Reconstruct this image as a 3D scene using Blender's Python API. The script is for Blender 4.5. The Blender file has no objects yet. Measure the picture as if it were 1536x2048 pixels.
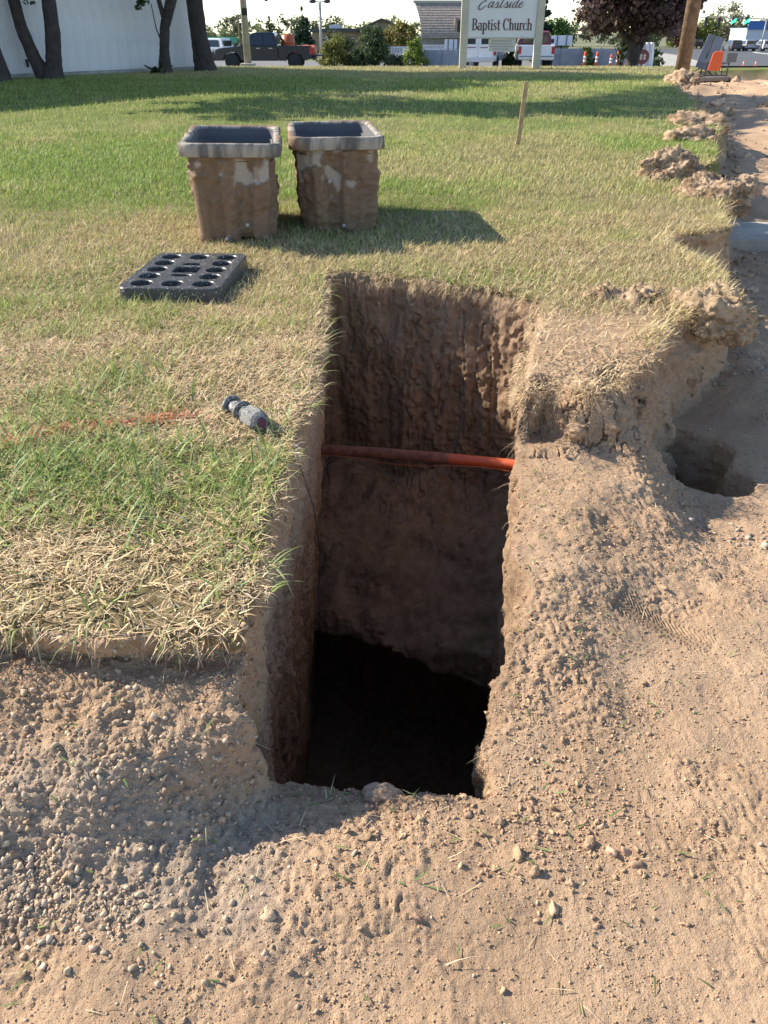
import bpy, bmesh, math, random
import numpy as np
from mathutils import Vector, Matrix

# ------------------------------------------------------------------ camera, sky, sun, exposure
scene = bpy.context.scene
cam_d = bpy.data.cameras.new('camera')
cam = bpy.data.objects.new('camera', cam_d)
scene.collection.objects.link(cam)
scene.camera = cam
cam.location = (0, 0, 0.95)
cam.rotation_euler = (math.radians(90 - 31.9), 0, 0)
cam_d.sensor_fit = 'VERTICAL'
cam_d.sensor_height = 24
cam_d.lens = 24 * 1540 / 2048
cam_d.clip_start = 0.02
cam_d.clip_end = 3000

SUN_EL = math.radians(34.5)
SUN_AZ = math.radians(70)          # from +Y towards -X: behind the boxes, to the left
sun_pos = Vector((-math.sin(SUN_AZ) * math.cos(SUN_EL), math.cos(SUN_AZ) * math.cos(SUN_EL), math.sin(SUN_EL)))
world = bpy.data.worlds.new('World')
scene.world = world
world.use_nodes = True
wn = world.node_tree.nodes
sky = wn.new('ShaderNodeTexSky')
sky.sky_type = 'NISHITA'
sky.sun_disc = False
sky.sun_elevation = SUN_EL
sky.sun_rotation = -SUN_AZ
sky.air_density = 1.0
sky.dust_density = 0.5
sky.ozone_density = 1.6
sky.altitude = 1200
wn['Background'].inputs['Strength'].default_value = 0.13
world.node_tree.links.new(sky.outputs['Color'], wn['Background'].inputs['Color'])
sun_d = bpy.data.lights.new('sun', 'SUN')
sun_d.energy = 4.8
sun_d.angle = math.radians(0.53)
sun_d.color = (1.0, 0.91, 0.77)
sun_o = bpy.data.objects.new('sun', sun_d)
scene.collection.objects.link(sun_o)
sun_o.location = sun_pos * 60
sun_o.rotation_euler = (-sun_pos).to_track_quat('-Z', 'Y').to_euler()
vs = scene.view_settings
vs.view_transform = 'Standard'
vs.look = 'None'
vs.exposure = 0.92
vs.gamma = 1.0
vs.use_curve_mapping = False
scene.cycles.max_bounces = 10
scene.cycles.diffuse_bounces = 7
scene.cycles.transparent_max_bounces = 8

# ------------------------------------------------------------------ helpers
C = scene.collection
rng = np.random.RandomState(11)
random.seed(5)
f4 = np.float32

def link(o, parent=None):
    C.objects.link(o)
    if parent is not None:
        o.parent = parent
    return o

def tag(o, label=None, cat=None, group=None, kind=None):
    if label: o['label'] = label
    if cat: o['category'] = cat
    if group: o['group'] = group
    if kind: o['kind'] = kind
    return o

def thing(name, label, cat, loc=(0, 0, 0), rotz=0.0, group=None):
    o = bpy.data.objects.new(name, None)
    o.empty_display_size = 0.1
    o.location = loc
    o.rotation_euler = (0, 0, rotz)
    link(o)
    return tag(o, label, cat, group)

def np_mesh(name, verts, faces, mat=None, smooth=True, colors=None, cname='col', parent=None):
    """faces: (n,3) or (n,4) array, or list of such arrays"""
    verts = np.asarray(verts, f4)
    if not isinstance(faces, (list, tuple)):
        faces = [faces]
    faces = [np.asarray(f, np.int32) for f in faces if len(f)]
    me = bpy.data.meshes.new(name)
    me.vertices.add(len(verts))
    me.vertices.foreach_set('co', verts.ravel())
    loops = np.concatenate([f.ravel() for f in faces])
    tot = np.concatenate([np.full(len(f), f.shape[1], np.int32) for f in faces])
    start = np.concatenate([[0], np.cumsum(tot)[:-1]]).astype(np.int32)
    me.loops.add(len(loops))
    me.loops.foreach_set('vertex_index', loops)
    me.polygons.add(len(tot))
    me.polygons.foreach_set('loop_start', start)
    try:
        me.polygons.foreach_set('loop_total', tot)
    except Exception:
        pass
    me.update(calc_edges=True)
    if smooth:
        me.polygons.foreach_set('use_smooth', np.ones(len(tot), bool))
    if colors is not None:
        at = me.color_attributes.new(cname, 'FLOAT_COLOR', 'POINT')
        c = np.ones((len(verts), 4), f4)
        c[:, :colors.shape[1]] = colors
        at.data.foreach_set('color', c.ravel())
    if mat: me.materials.append(mat)
    o = bpy.data.objects.new(name, me)
    return link(o, parent)

class MB:
    """collects simple solids and links them as one mesh object"""
    def __init__(s):
        s.v = []; s.f = []
    def add(s, vs_, fs_):
        b = len(s.v)
        s.v += [tuple(p) for p in vs_]
        s.f += [tuple(i + b for i in f) for f in fs_]
        return s
    def box(s, x0, x1, y0, y1, z0, z1, M=None):
        p = [(x, y, z) for z in (z0, z1) for y in (y0, y1) for x in (x0, x1)]
        if M is not None: p = [M @ Vector(q) for q in p]
        return s.add(p, [(0, 2, 3, 1), (4, 5, 7, 6), (0, 1, 5, 4), (2, 6, 7, 3), (0, 4, 6, 2), (1, 3, 7, 5)])
    def prism(s, poly, y0, y1, fn=None):
        """poly: (x,z) outline extruded along y"""
        n = len(poly)
        p = [(x, y0, z) for x, z in poly] + [(x, y1, z) for x, z in poly]
        if fn: p = [fn(*q) for q in p]
        fs = [tuple(range(n)), tuple(reversed(range(n, 2 * n)))]
        fs += [(i, i + n, (i + 1) % n + n, (i + 1) % n) for i in range(n)]
        return s.add(p, fs)
    def tube(s, path, r, n=10, cap=True):
        path = [Vector(p) for p in path]
        rs = r if isinstance(r, (list, tuple)) else [r] * len(path)
        vs_, fs = [], []
        up = Vector((0.13, 0.31, 0.94))
        for i, p in enumerate(path):
            t = (path[min(i + 1, len(path) - 1)] - path[max(i - 1, 0)]).normalized()
            a = t.cross(up)
            if a.length < 1e-3: a = t.cross(Vector((1, 0, 0)))
            a.normalize(); b = t.cross(a)
            for k in range(n):
                an = 2 * math.pi * k / n
                vs_.append(p + (a * math.cos(an) + b * math.sin(an)) * rs[i])
        for i in range(len(path) - 1):
            for k in range(n):
                fs.append((i * n + k, i * n + (k + 1) % n, (i + 1) * n + (k + 1) % n, (i + 1) * n + k))
        if cap:
            fs.append(tuple(reversed(range(n))))
            fs.append(tuple(range((len(path) - 1) * n, len(path) * n)))
        return s.add(vs_, fs)
    def lathe(s, prof, n=24, M=None):
        """prof: (r, z) list revolved round local z"""
        vs_, fs = [], []
        for r, z in prof:
            for k in range(n):
                an = 2 * math.pi * k / n
                q = Vector((r * math.cos(an), r * math.sin(an), z))
                vs_.append(M @ q if M is not None else q)
        for i in range(len(prof) - 1):
            for k in range(n):
                fs.append((i * n + k, i * n + (k + 1) % n, (i + 1) * n + (k + 1) % n, (i + 1) * n + k))
        fs.append(tuple(reversed(range(n))))
        fs.append(tuple(range((len(prof) - 1) * n, len(prof) * n)))
        return s.add(vs_, fs)
    def build(s, name, mat=None, parent=None, smooth=False, bevel=0.0, seg=2):
        me = bpy.data.meshes.new(name)
        me.from_pydata([tuple(p) for p in s.v], [], s.f)
        bm = bmesh.new(); bm.from_mesh(me)
        bmesh.ops.recalc_face_normals(bm, faces=bm.faces)
        bm.to_mesh(me); bm.free()
        if smooth:
            me.polygons.foreach_set('use_smooth', np.ones(len(me.polygons), bool))
        if mat: me.materials.append(mat)
        o = link(bpy.data.objects.new(name, me), parent)
        if bevel > 0:
            m = o.modifiers.new('bevel', 'BEVEL')
            m.width = bevel; m.segments = seg; m.limit_method = 'ANGLE'
            m.angle_limit = math.radians(35)
        return o

# --- procedural noise
_R3 = np.random.RandomState(7).rand(64, 64, 64).astype(f4) * 2 - 1
def n3(x, y, z):
    x = np.asarray(x, f4); y = np.asarray(y, f4); z = np.asarray(z, f4)
    x, y, z = np.broadcast_arrays(x, y, z)
    xi = np.floor(x).astype(np.int32); yi = np.floor(y).astype(np.int32); zi = np.floor(z).astype(np.int32)
    fx = x - xi; fy = y - yi; fz = z - zi
    fx = fx * fx * (3 - 2 * fx); fy = fy * fy * (3 - 2 * fy); fz = fz * fz * (3 - 2 * fz)
    x0 = xi & 63; x1 = (xi + 1) & 63; y0 = yi & 63; y1 = (yi + 1) & 63; z0 = zi & 63; z1 = (zi + 1) & 63
    a = _R3[x0, y0, z0] * (1 - fx) + _R3[x1, y0, z0] * fx
    b = _R3[x0, y1, z0] * (1 - fx) + _R3[x1, y1, z0] * fx
    c = _R3[x0, y0, z1] * (1 - fx) + _R3[x1, y0, z1] * fx
    d = _R3[x0, y1, z1] * (1 - fx) + _R3[x1, y1, z1] * fx
    return (a * (1 - fy) + b * fy) * (1 - fz) + (c * (1 - fy) + d * fy) * fz
def fbm(x, y, z, f, octs=3, gain=0.5):
    s = 0; a = 1.0
    for i in range(octs):
        s = s + a * n3(x * f + 17.3 * i, y * f - 9.1 * i, z * f + 5.7 * i)
        f *= 2.03; a *= gain
    return s
def ss(a, b, x):
    t = np.clip((np.asarray(x, np.float64) - a) / (b - a), 0, 1)
    return t * t * (3 - 2 * t)
def smax(a, b, k):
    h = np.clip(0.5 + 0.5 * (a - b) / k, 0, 1)
    return b * (1 - h) + a * h + k * h * (1 - h)
def smin(a, b, k):
    return -smax(-a, -b, k)
def poly_sd(px, py, poly):
    """signed distance to a closed polygon, negative inside"""
    px = np.asarray(px, np.float64); py = np.asarray(py, np.float64)
    d = np.full(px.shape, 1e9); ins = np.zeros(px.shape, bool)
    n = len(poly)
    for i in range(n):
        ax, ay = poly[i]; bx, by = poly[(i + 1) % n]
        ex, ey = bx - ax, by - ay
        wx, wy = px - ax, py - ay
        t = np.clip((wx * ex + wy * ey) / (ex * ex + ey * ey), 0, 1)
        d = np.minimum(d, (wx - ex * t) ** 2 + (wy - ey * t) ** 2)
        c1 = (ay <= py) & (by > py); c2 = (ay > py) & (by <= py)
        cr = ex * wy - ey * wx
        ins ^= (c1 & (cr > 0)) | (c2 & (cr < 0))
    d = np.sqrt(d)
    return np.where(ins, -d, d)

# --- materials
def new_mat(name):
    m = bpy.data.materials.new(name); m.use_nodes = True
    nt = m.node_tree
    return m, nt, nt.nodes['Principled BSDF']
def simple_mat(name, col, rough=0.6, metal=0.0, noise=0.0, nscale=8.0, bump=0.0, spec=0.5, col2=None):
    m, nt, b = new_mat(name)
    b.inputs['Roughness'].default_value = rough
    b.inputs['Metallic'].default_value = metal
    b.inputs['Specular IOR Level'].default_value = spec
    b.inputs['Base Color'].default_value = (*col, 1)
    if noise > 0 or bump > 0 or col2:
        tc = nt.nodes.new('ShaderNodeTexCoord')
        nz = nt.nodes.new('ShaderNodeTexNoise')
        nz.inputs['Scale'].default_value = nscale
        nz.inputs['Detail'].default_value = 6
        nt.links.new(tc.outputs['Object'], nz.inputs['Vector'])
        mx = nt.nodes.new('ShaderNodeMix'); mx.data_type = 'RGBA'
        c2 = col2 if col2 else tuple(c * (1 - noise) for c in col)
        mx.inputs['A'].default_value = (*c2, 1)
        mx.inputs['B'].default_value = (*col, 1)
        rp = nt.nodes.new('ShaderNodeMapRange')
        rp.inputs['From Min'].default_value = 0.35; rp.inputs['From Max'].default_value = 0.65
        nt.links.new(nz.outputs['Fac'], rp.inputs['Value'])
        nt.links.new(rp.outputs['Result'], mx.inputs['Factor'])
        nt.links.new(mx.outputs['Result'], b.inputs['Base Color'])
        if bump > 0:
            bp = nt.nodes.new('ShaderNodeBump')
            bp.inputs['Strength'].default_value = 0.6
            bp.inputs['Distance'].default_value = bump
            nt.links.new(nz.outputs['Fac'], bp.inputs['Height'])
            nt.links.new(bp.outputs['Normal'], b.inputs['Normal'])
    return m
def attr_mat(name, rough=0.7, transl=0.0, spec=0.3, cname='col', bump=0.0, bscale=60.0):
    """base colour from the mesh's own colour attribute"""
    m, nt, b = new_mat(name)
    at = nt.nodes.new('ShaderNodeAttribute'); at.attribute_name = cname
    nt.links.new(at.outputs['Color'], b.inputs['Base Color'])
    b.inputs['Roughness'].default_value = rough
    b.inputs['Specular IOR Level'].default_value = spec
    if bump > 0:
        tc = nt.nodes.new('ShaderNodeTexCoord')
        nz = nt.nodes.new('ShaderNodeTexNoise'); nz.inputs['Scale'].default_value = bscale
        nz.inputs['Detail'].default_value = 5
        nt.links.new(tc.outputs['Object'], nz.inputs['Vector'])
        bp = nt.nodes.new('ShaderNodeBump'); bp.inputs['Strength'].default_value = 0.7
        bp.inputs['Distance'].default_value = bump
        nt.links.new(nz.outputs['Fac'], bp.inputs['Height'])
        nt.links.new(bp.outputs['Normal'], b.inputs['Normal'])
    if transl > 0:
        out = nt.nodes['Material Output']
        tr = nt.nodes.new('ShaderNodeBsdfTranslucent')
        nt.links.new(at.outputs['Color'], tr.inputs['Color'])
        mx = nt.nodes.new('ShaderNodeMixShader'); mx.inputs[0].default_value = transl
        nt.links.new(b.outputs[0], mx.inputs[1]); nt.links.new(tr.outputs[0], mx.inputs[2])
        nt.links.new(mx.outputs[0], out.inputs['Surface'])
    return m

def soil_material():
    m, nt, b = new_mat('soil')
    N = nt.nodes.new; L = nt.links.new
    tc = N('ShaderNodeTexCoord')
    at = N('ShaderNodeAttribute'); at.attribute_name = 'soil'
    sep = N('ShaderNodeSeparateColor'); L(at.outputs['Color'], sep.inputs[0])
    def noise(scale, detail=5, vec=None, rough=0.6):
        n = N('ShaderNodeTexNoise'); n.inputs['Scale'].default_value = scale
        n.inputs['Detail'].default_value = detail; n.inputs['Roughness'].default_value = rough
        L(vec or tc.outputs['Object'], n.inputs['Vector']); return n.outputs['Fac']
    def ramp(fac, lo, hi):
        r = N('ShaderNodeMapRange'); r.inputs['From Min'].default_value = lo; r.inputs['From Max'].default_value = hi
        L(fac, r.inputs['Value']); return r.outputs['Result']
    def mix(fac, a, c):
        x = N('ShaderNodeMix'); x.data_type = 'RGBA'
        if isinstance(fac, float): x.inputs['Factor'].default_value = fac
        else: L(fac, x.inputs['Factor'])
        for s_, v in (('A', a), ('B', c)):
            if isinstance(v, tuple): x.inputs[s_].default_value = (*v, 1)
            else: L(v, x.inputs[s_])
        return x.outputs['Result']
    dry = mix(ramp(noise(4.0), .3, .7), (0.43, 0.285, 0.175), (0.57, 0.395, 0.255))
    dry = mix(ramp(noise(60.0, 4), .55, .75), dry, (0.33, 0.22, 0.14))
    dry = mix(ramp(noise(150.0, 3), .6, .72), dry, (0.58, 0.45, 0.31))
    grav = mix(ramp(noise(90.0, 4), .35, .65), (0.37, 0.295, 0.225), (0.52, 0.43, 0.34))
    dry = mix(sep.outputs[2], dry, grav)
    mp = N('ShaderNodeMapping'); mp.inputs['Scale'].default_value = (1, 1, 0.16)
    L(tc.outputs['Object'], mp.inputs['Vector'])
    cut = mix(ramp(noise(26.0, 6, mp.outputs[0]), .3, .7), (0.26, 0.168, 0.105), (0.46, 0.315, 0.205))
    cut = mix(ramp(noise(7.0, 4), .5, .8), cut, (0.48, 0.335, 0.225))
    col = mix(sep.outputs[1], dry, cut)
    turf = mix(ramp(noise(9.0), .35, .65), (0.16, 0.125, 0.06), (0.30, 0.235, 0.13))
    far = mix(ramp(noise(1.3, 6), .35, .68), (0.11, 0.15, 0.04), (0.24, 0.225, 0.085))
    turf = mix(at.outputs['Alpha'], turf, far)
    col = mix(sep.outputs[0], col, turf)
    L(col, b.inputs['Base Color'])
    b.inputs['Roughness'].default_value = 0.95
    b.inputs['Specular IOR Level'].default_value = 0.15
    b1 = N('ShaderNodeBump'); b1.inputs['Strength'].default_value = 0.8; b1.inputs['Distance'].default_value = 0.009
    L(noise(110.0, 6, None, .7), b1.inputs['Height'])
    b2 = N('ShaderNodeBump'); b2.inputs['Strength'].default_value = 0.7; b2.inputs['Distance'].default_value = 0.006
    L(noise(260.0, 3, None, .7), b2.inputs['Height']); L(b1.outputs[0], b2.inputs['Normal'])
    L(b2.outputs[0], b.inputs['Normal'])
    return m
M_SOIL = soil_material()

# ------------------------------------------------------------------ the lie of the land
def lawn_z(y): return 0.10 * ss(4, 20, y)
def lawn_bump(x, y):
    return 0.010 * n3(x * 1.4, y * 1.4, 3.3) + 0.007 * n3(x * 6.1, y * 6.1, 9.3)
LAWN = [(-40, 1.2), (-3, 1.16), (-1.6, 1.14), (-.9, 1.12), (-.72, 1.115), (-.5, 1.105), (-.35, 1.09), (-.1, 1.075), (-.1, 2.2), (.40, 2.28),
        (.47, 2.29), (.54, 2.37), (.64, 2.30), (.74, 2.33), (.81, 2.44), (.95, 2.58), (1.10, 2.90), (1.3, 3.05), (1.449, 3.2), (1.54, 3.5), (1.58, 3.78),
        (1.52, 4.1), (1.55, 4.40), (1.8, 4.46), (2.0, 4.6), (2.07, 4.98), (2.42, 5.66), (2.50, 6.2), (2.42, 6.7), (2.85, 7.2), (3.15, 7.93),
        (3.3, 8.6), (4.0, 10.05), (4.2, 11.2), (4.75, 13.07), (5.1, 15.0), (6.17, 18.7), (6.7, 20.6), (8.2, 23), (13, 25.2), (17, 40), (-40, 40)]
TRENCH = [(-.262, 1.03), (-.21, .995), (-.1, .985), (.03, .965), (.2, .955), (.205, 1.075), (.255, 1.28), (.335, 1.43), (.345, 1.70), (.385, 1.91),
          (.44, 2.25), (.54, 2.71), (.666, 3.22), (.45, 3.40), (.21, 3.50), (0, 3.58), (-.276, 3.65), (-.262, 3.2), (-.235, 2.33), (-.255, 1.84), (-.274, 1.47), (-.262, 1.2)]
def dirt_z(x, y):
    x = np.asarray(x, np.float64); y = np.asarray(y, np.float64)
    d = np.full(np.broadcast(x, y).shape, -0.285) + 0 * x
    t = np.clip(1.10 - y, -.2, 3)
    bank = np.interp(y, [.42, .5, .6, .7, .8, .9, 1.0, 1.05, 1.3], [-.290, -.289, -.284, -.266, -.228, -.168, -.098, -.070, -.066])
    k = ss(-.20, -.255 - .50 * ss(1.0, .78, y), x + .02 * n3(x * 9, y * 9, 2.2)) * ss(1.6, 1.3, y)
    d = d * (1 - k) + bank * k                                                              # slope of fallen soil under the left bank
    d = d + (.020 * fbm(x, y, 6.6, 9, 3) + .010 * n3(x * 30, y * 10, 4.2)) * ss(-.2, -.3, x) * ss(.62, .8, y) * ss(1.2, 1.0, y)
    d = d + 0.03 * np.exp(-((x + .5) / .28) ** 2 - ((y - .86) / .14) ** 2)                  # gravelly heap
    cx = .34 + (y - 1.2) * .20                                                               # spoil ridge beside the trench
    hgt = .035 + .075 * ss(1.0, 1.6, y) - .045 * ss(1.7, 2.2, y)
    wr = np.where(x > cx, .16 + .16 * ss(1.2, 2.2, y), .35)
    d = d + hgt * np.exp(-((x - cx) / wr) ** 2) * ss(.9, 1.4, y)
    d = d - .11 * ss(.82, 1.05, x) * ss(1.5, 2.1, y)                                         # lower street side
    d = d + .09 * np.exp(-(((x - .82) / .13) ** 2 + ((y - 2.36) / .13) ** 2))
    d = d - .70 * ss(.19, .10, np.hypot((x - 1.15), (y - 2.50) * .8) + .09 * n3(x * 8, y * 8, 1.2)) * ss(1.6, 1.9, y)      # washed-out hole
    d = d + .10 * np.exp(-((x - 1.62) / .25) ** 2) * ss(2.6, 3.2, y) * ss(6, 5, y)           # loose soil against the bank
    d = d + (.022 + .05 * ss(5, 7, y)) * fbm(x, y, 4.4, 2.6, 3) + .010 * n3(x * 11, y * 11, 1.7)
    far = ss(8.5, 12.5, y)
    d = d * (1 - far) + far * (lawn_z(y) - .10 + .10 * fbm(x, y, 8.1, 1.1, 4))
    d = d - ss(19, 22, y) * .12
    return d
def back_z(y):
    y = np.asarray(y, np.float64)
    z = np.where(y < 25, .1, .1 - .035 * (y - 25))
    z = np.where(y > 60, -1.125, z)
    return z - .6 * ss(85, 150, y)

X0, X1, Y0, Y1, Z0, Z1, HV = -1.7, 2.6, 0.25, 5.3, -2.5, 0.11, 0.015
def build_ground():
    xs = np.arange(X0, X1 + 1e-6, HV); ys = np.arange(Y0, Y1 + 1e-6, HV); zs = np.arange(Z0, Z1 + 1e-6, HV)
    gx, gy = np.meshgrid(xs, ys, indexing='ij')
    sL = poly_sd(gx, gy, LAWN); sT = poly_sd(gx, gy, TRENCH)
    D = dirt_z(gx, gy); Lz = lawn_z(gy) + lawn_bump(gx, gy)
    # worn, trodden top of the soil spur right of the trench
    Lz = Lz - .045 * ss(2.95, 2.28, gy) * ss(.3, .5, gx) * ss(1.3, 1.0, gx)
    wall_d = np.minimum(3.6 - .45 * (gx + .27) - gy, 9)     # distance to the far wall
    floor = -2.36 + 1.00 * ss(.94, .80, wall_d) + .36 * ss(.85, .05, wall_d) + .07 * fbm(gx, gy, 2.2, 5, 4)
    near = (np.abs(sL) < .13) | (np.abs(sT) < .24)
    ii = np.nonzero(near); nx_, ny_ = gx[ii], gy[ii]
    f = np.empty((len(xs), len(ys), len(zs)), f4)
    pz = np.array([-2, -.34, -.28, -.2, -.13, -.075, -.045, -.02, 0, .2]); po = np.array([.05, .05, .035, .015, 0, -.035, -.005, .012, .0, .0])
    deep = np.abs(sT) < .26
    kS = .035 + .05 * ss(.35, .6, gx) * ss(3.6, 3.0, gy)
    aS = 1 + 1.6 * ss(.35, .6, gx) * ss(4.0, 3.0, gy)
    near0 = near
    for k, z in zip(range(len(zs) - 1, -1, -1), zs[::-1]):
        if z < -.55 and near is not deep:
            near = deep; ii = np.nonzero(near); nx_, ny_ = gx[ii], gy[ii]
        nL = np.zeros_like(gx); nT = np.zeros_like(gx)
        a = fbm(nx_, ny_, z, 5.5, 2); s_ = n3(nx_ * 17, ny_ * 17, z * 1.6 + 3); bl = fbm(nx_, ny_, z, 26, 2)
        nL[ii] = (.028 * a + .010 * bl + .008 * s_) * aS[ii]
        g2 = n3(nx_ * 10 + 4, ny_ * 10, z * .9)
        nT[ii] = .014 * a + (.014 * s_ + .030 * g2 * ss(2.6, 3.0, ny_)) * ss(-.06, -.22, z) + .007 * bl
        e = -(sL - np.interp(z, pz, po) + nL)
        turf = smin(Lz - z, e, kS)
        sol = smax(D - z, turf, .022)
        sT_z = sT + nT - .075 * max(0, -z - .15) * ss(.05, -.15, gx) * ss(1.15, 1.5, gy)
        air = np.minimum(-sT_z, z - floor)
        if z < -1.4:      # the pit is undercut below the shelf
            cav = np.minimum(np.minimum(-sT_z, wall_d - .22 + .05 * n3(gx * 7, gy * 7, z * 4)), np.minimum(-1.46 + .04 * n3(gx * 9, gy * 9, 1.1) - z, z + 2.36))
            air = np.maximum(air, cav)
        f[:, :, k] = smin(sol, -air, .012)
    # surface nets
    s_ = f > 0
    act = np.zeros((len(xs) - 1, len(ys) - 1, len(zs) - 1), bool)
    cnt = np.zeros(act.shape, np.int8)
    for dx in (0, 1):
        for dy in (0, 1):
            for dz in (0, 1):
                cnt += s_[dx:dx + act.shape[0], dy:dy + act.shape[1], dz:dz + act.shape[2]]
    act = (cnt > 0) & (cnt < 8)
    ai = np.argwhere(act)
    idx = np.full(act.shape, -1, np.int32); idx[act] = np.arange(len(ai))
    pos = np.zeros((len(ai), 3)); num = np.zeros(len(ai))
    corners = [(dx, dy, dz) for dx in (0, 1) for dy in (0, 1) for dz in (0, 1)]
    val = {c: f[ai[:, 0] + c[0], ai[:, 1] + c[1], ai[:, 2] + c[2]] for c in corners}
    for c in corners:
        for ax in range(3):
            if c[ax] == 0:
                c2 = list(c); c2[ax] = 1; c2 = tuple(c2)
                a, b = val[c], val[c2]
                m = (a > 0) != (b > 0)
                t = np.where(m, a / np.where(m, a - b, 1), 0)
                p = np.array(c, float)[None, :] + np.zeros((len(ai), 3))
                p[:, ax] += t
                pos += p * m[:, None]; num += m
    pos = pos / num[:, None] + ai
    verts = pos * HV + np.array([X0, Y0, Z0])
    quads = []
    for ax in range(3):
        o1, o2 = [(1, 2), (2, 0), (0, 1)][ax]
        sl0 = [slice(None)] * 3; sl1 = [slice(None)] * 3
        sl0[ax] = slice(0, -1); sl1[ax] = slice(1, None)
        ch = s_[tuple(sl0)] != s_[tuple(sl1)]
        e = np.argwhere(ch)
        ok = (e[:, o1] > 0) & (e[:, o2] > 0) & (e[:, o1] < act.shape[o1]) & (e[:, o2] < act.shape[o2])
        e = e[ok]
        q = []
        for a, b in ((-1, -1), (0, -1), (0, 0), (-1, 0)):
            g = e.copy(); g[:, o1] += a; g[:, o2] += b
            q.append(idx[g[:, 0], g[:, 1], g[:, 2]])
        q = np.stack(q, 1)
        flip = ~s_[e[:, 0], e[:, 1], e[:, 2]]
        q[flip] = q[flip][:, ::-1]
        quads.append(q)
    quads = np.concatenate(quads)
    return verts, quads

def subdivide(v, q, sel):
    """split the selected quads in four; returns new verts, quads, a flag for children, lock flag for border verts"""
    S = q[sel]; K = q[~sel]
    e = np.concatenate([S[:, [0, 1]], S[:, [1, 2]], S[:, [2, 3]], S[:, [3, 0]]])
    e.sort(axis=1)
    key = e[:, 0].astype(np.int64) * len(v) + e[:, 1]
    u, inv, c = np.unique(key, return_inverse=True, return_counts=True)
    ev = np.stack([u // len(v), u % len(v)], 1)
    mid = (v[ev[:, 0]] + v[ev[:, 1]]) / 2
    n = len(S); b = len(v); fc = b + len(u)
    inv = inv.reshape(4, n)
    cen = v[S].mean(1)
    nv = np.concatenate([v, mid, cen])
    m = [b + inv[i] for i in range(4)]; ce = fc + np.arange(n)
    ch = np.concatenate([np.stack([S[:, 0], m[0], ce, m[3]], 1), np.stack([m[0], S[:, 1], m[1], ce], 1),
                         np.stack([ce, m[1], S[:, 2], m[2]], 1), np.stack([m[3], ce, m[2], S[:, 3]], 1)])
    lock = np.zeros(len(nv), bool)
    bd = c == 1
    lock[b:b + len(u)] = bd
    lock[ev[bd].ravel()] = True
    return nv, np.concatenate([K, ch]), np.concatenate([np.zeros(len(K), bool), np.ones(len(ch), bool)]), lock

def vnormals(v, q):
    a = v[q[:, 2]] - v[q[:, 0]]; b = v[q[:, 3]] - v[q[:, 1]]
    n = np.cross(a, b)
    vn = np.zeros_like(v)
    for i in range(4):
        for k in range(3):
            vn[:, k] += np.bincount(q[:, i], n[:, k], minlength=len(v))
    vn /= np.maximum(np.linalg.norm(vn, axis=1), 1e-12)[:, None]
    return vn

def boot_print(x, y):
    """tread relief of a boot sole pressed into the loose soil"""
    ax, ay, bx, by = .575, 1.515, .775, 1.375
    ux, uy = bx - ax, by - ay; ln = math.hypot(ux, uy); ux /= ln; uy /= ln
    s = (x - ax) * ux + (y - ay) * uy; t = -(x - ax) * uy + (y - ay) * ux
    s = s / ln
    half = .040 + .008 * np.cos(s * 6.0)
    ins = ss(0, .04, s) * ss(1.04, 1.0, s) * ss(half + .006, half - .002, np.abs(t))
    ph = (s * ln + .9 * np.abs(((t + .1) / .034) % 2 - 1) * .034)
    return ins * (-.005 + .0042 * ss(.3, .7, (ph / .0115) % 1.0))

gv, gq = build_ground()
# Laplacian touch to take the stair-steps out
for it in range(2):
    acc = np.zeros_like(gv); cntv = np.zeros(len(gv))
    for i in range(4):
        for j in (1, 3):
            for k in range(3):
                acc[:, k] += np.bincount(gq[:, i], gv[gq[:, (i + j) % 4], k], minlength=len(gv))
            cntv += np.bincount(gq[:, i], minlength=len(gv))
    gv = gv * .5 + .5 * acc / np.maximum(cntv, 1)[:, None]
def on_lawn_top(p):
    sl = poly_sd(p[:, 0], p[:, 1], LAWN); st = poly_sd(p[:, 0], p[:, 1], TRENCH)
    return (sl < -.05) & (st > .045) & (p[:, 2] > lawn_z(p[:, 1]) - .045) & ~((p[:, 0] > .3) & (p[:, 1] < 2.75))
cen = gv[gq].mean(1)
vis = (np.abs(cen[:, 0]) < .53 * (cen[:, 1] * .85 + .6) + .25) & (cen[:, 1] > .42)
hid = (cen[:, 2] < -.42) & (((cen[:, 0] > .08) & (cen[:, 1] < 3.0)) | (cen[:, 1] < 1.12))
sel = ~on_lawn_top(cen) & vis & ~hid & (cen[:, 2] > -1.45) & ~((cen[:, 1] > 3.0) & (cen[:, 0] > .7))
gv, gq, ch, lock1 = subdivide(gv, gq, sel)
cen = gv[gq].mean(1)
vis = np.abs(cen[:, 0]) < .53 * (cen[:, 1] * .85 + .6) + .06
sel2 = ch & ((cen[:, 1] < 1.55) | ((cen[:, 0] > .36) & (cen[:, 0] < 1.0) & (cen[:, 1] > 2.1) & (cen[:, 1] < 2.6)) | ((cen[:, 0] < -.18) & (cen[:, 1] < 2.1))) & (cen[:, 1] > .5) & ((cen[:, 2] > -.36) | ((cen[:, 0] < -.18) & (cen[:, 2] > -.6))) & vis
lock = lock1
gv, gq, ch2, lock2 = subdivide(gv, gq, sel2)
lock = np.concatenate([lock1, np.zeros(len(gv) - len(lock1), bool)]) | lock2
gn = vnormals(gv, gq)
x, y, z = gv.T
sl = poly_sd(x, y, LAWN); st = poly_sd(x, y, TRENCH)
topm = on_lawn_top(gv)
flat = ss(.45, .8, gn[:, 2])
intr = (st < .035 + .08 * np.maximum(0, -z)) & (z < -.02)
rough_zone = .32 + .68 * ss(-.35, .40, fbm(x, y, z, 3.1, 3))
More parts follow.
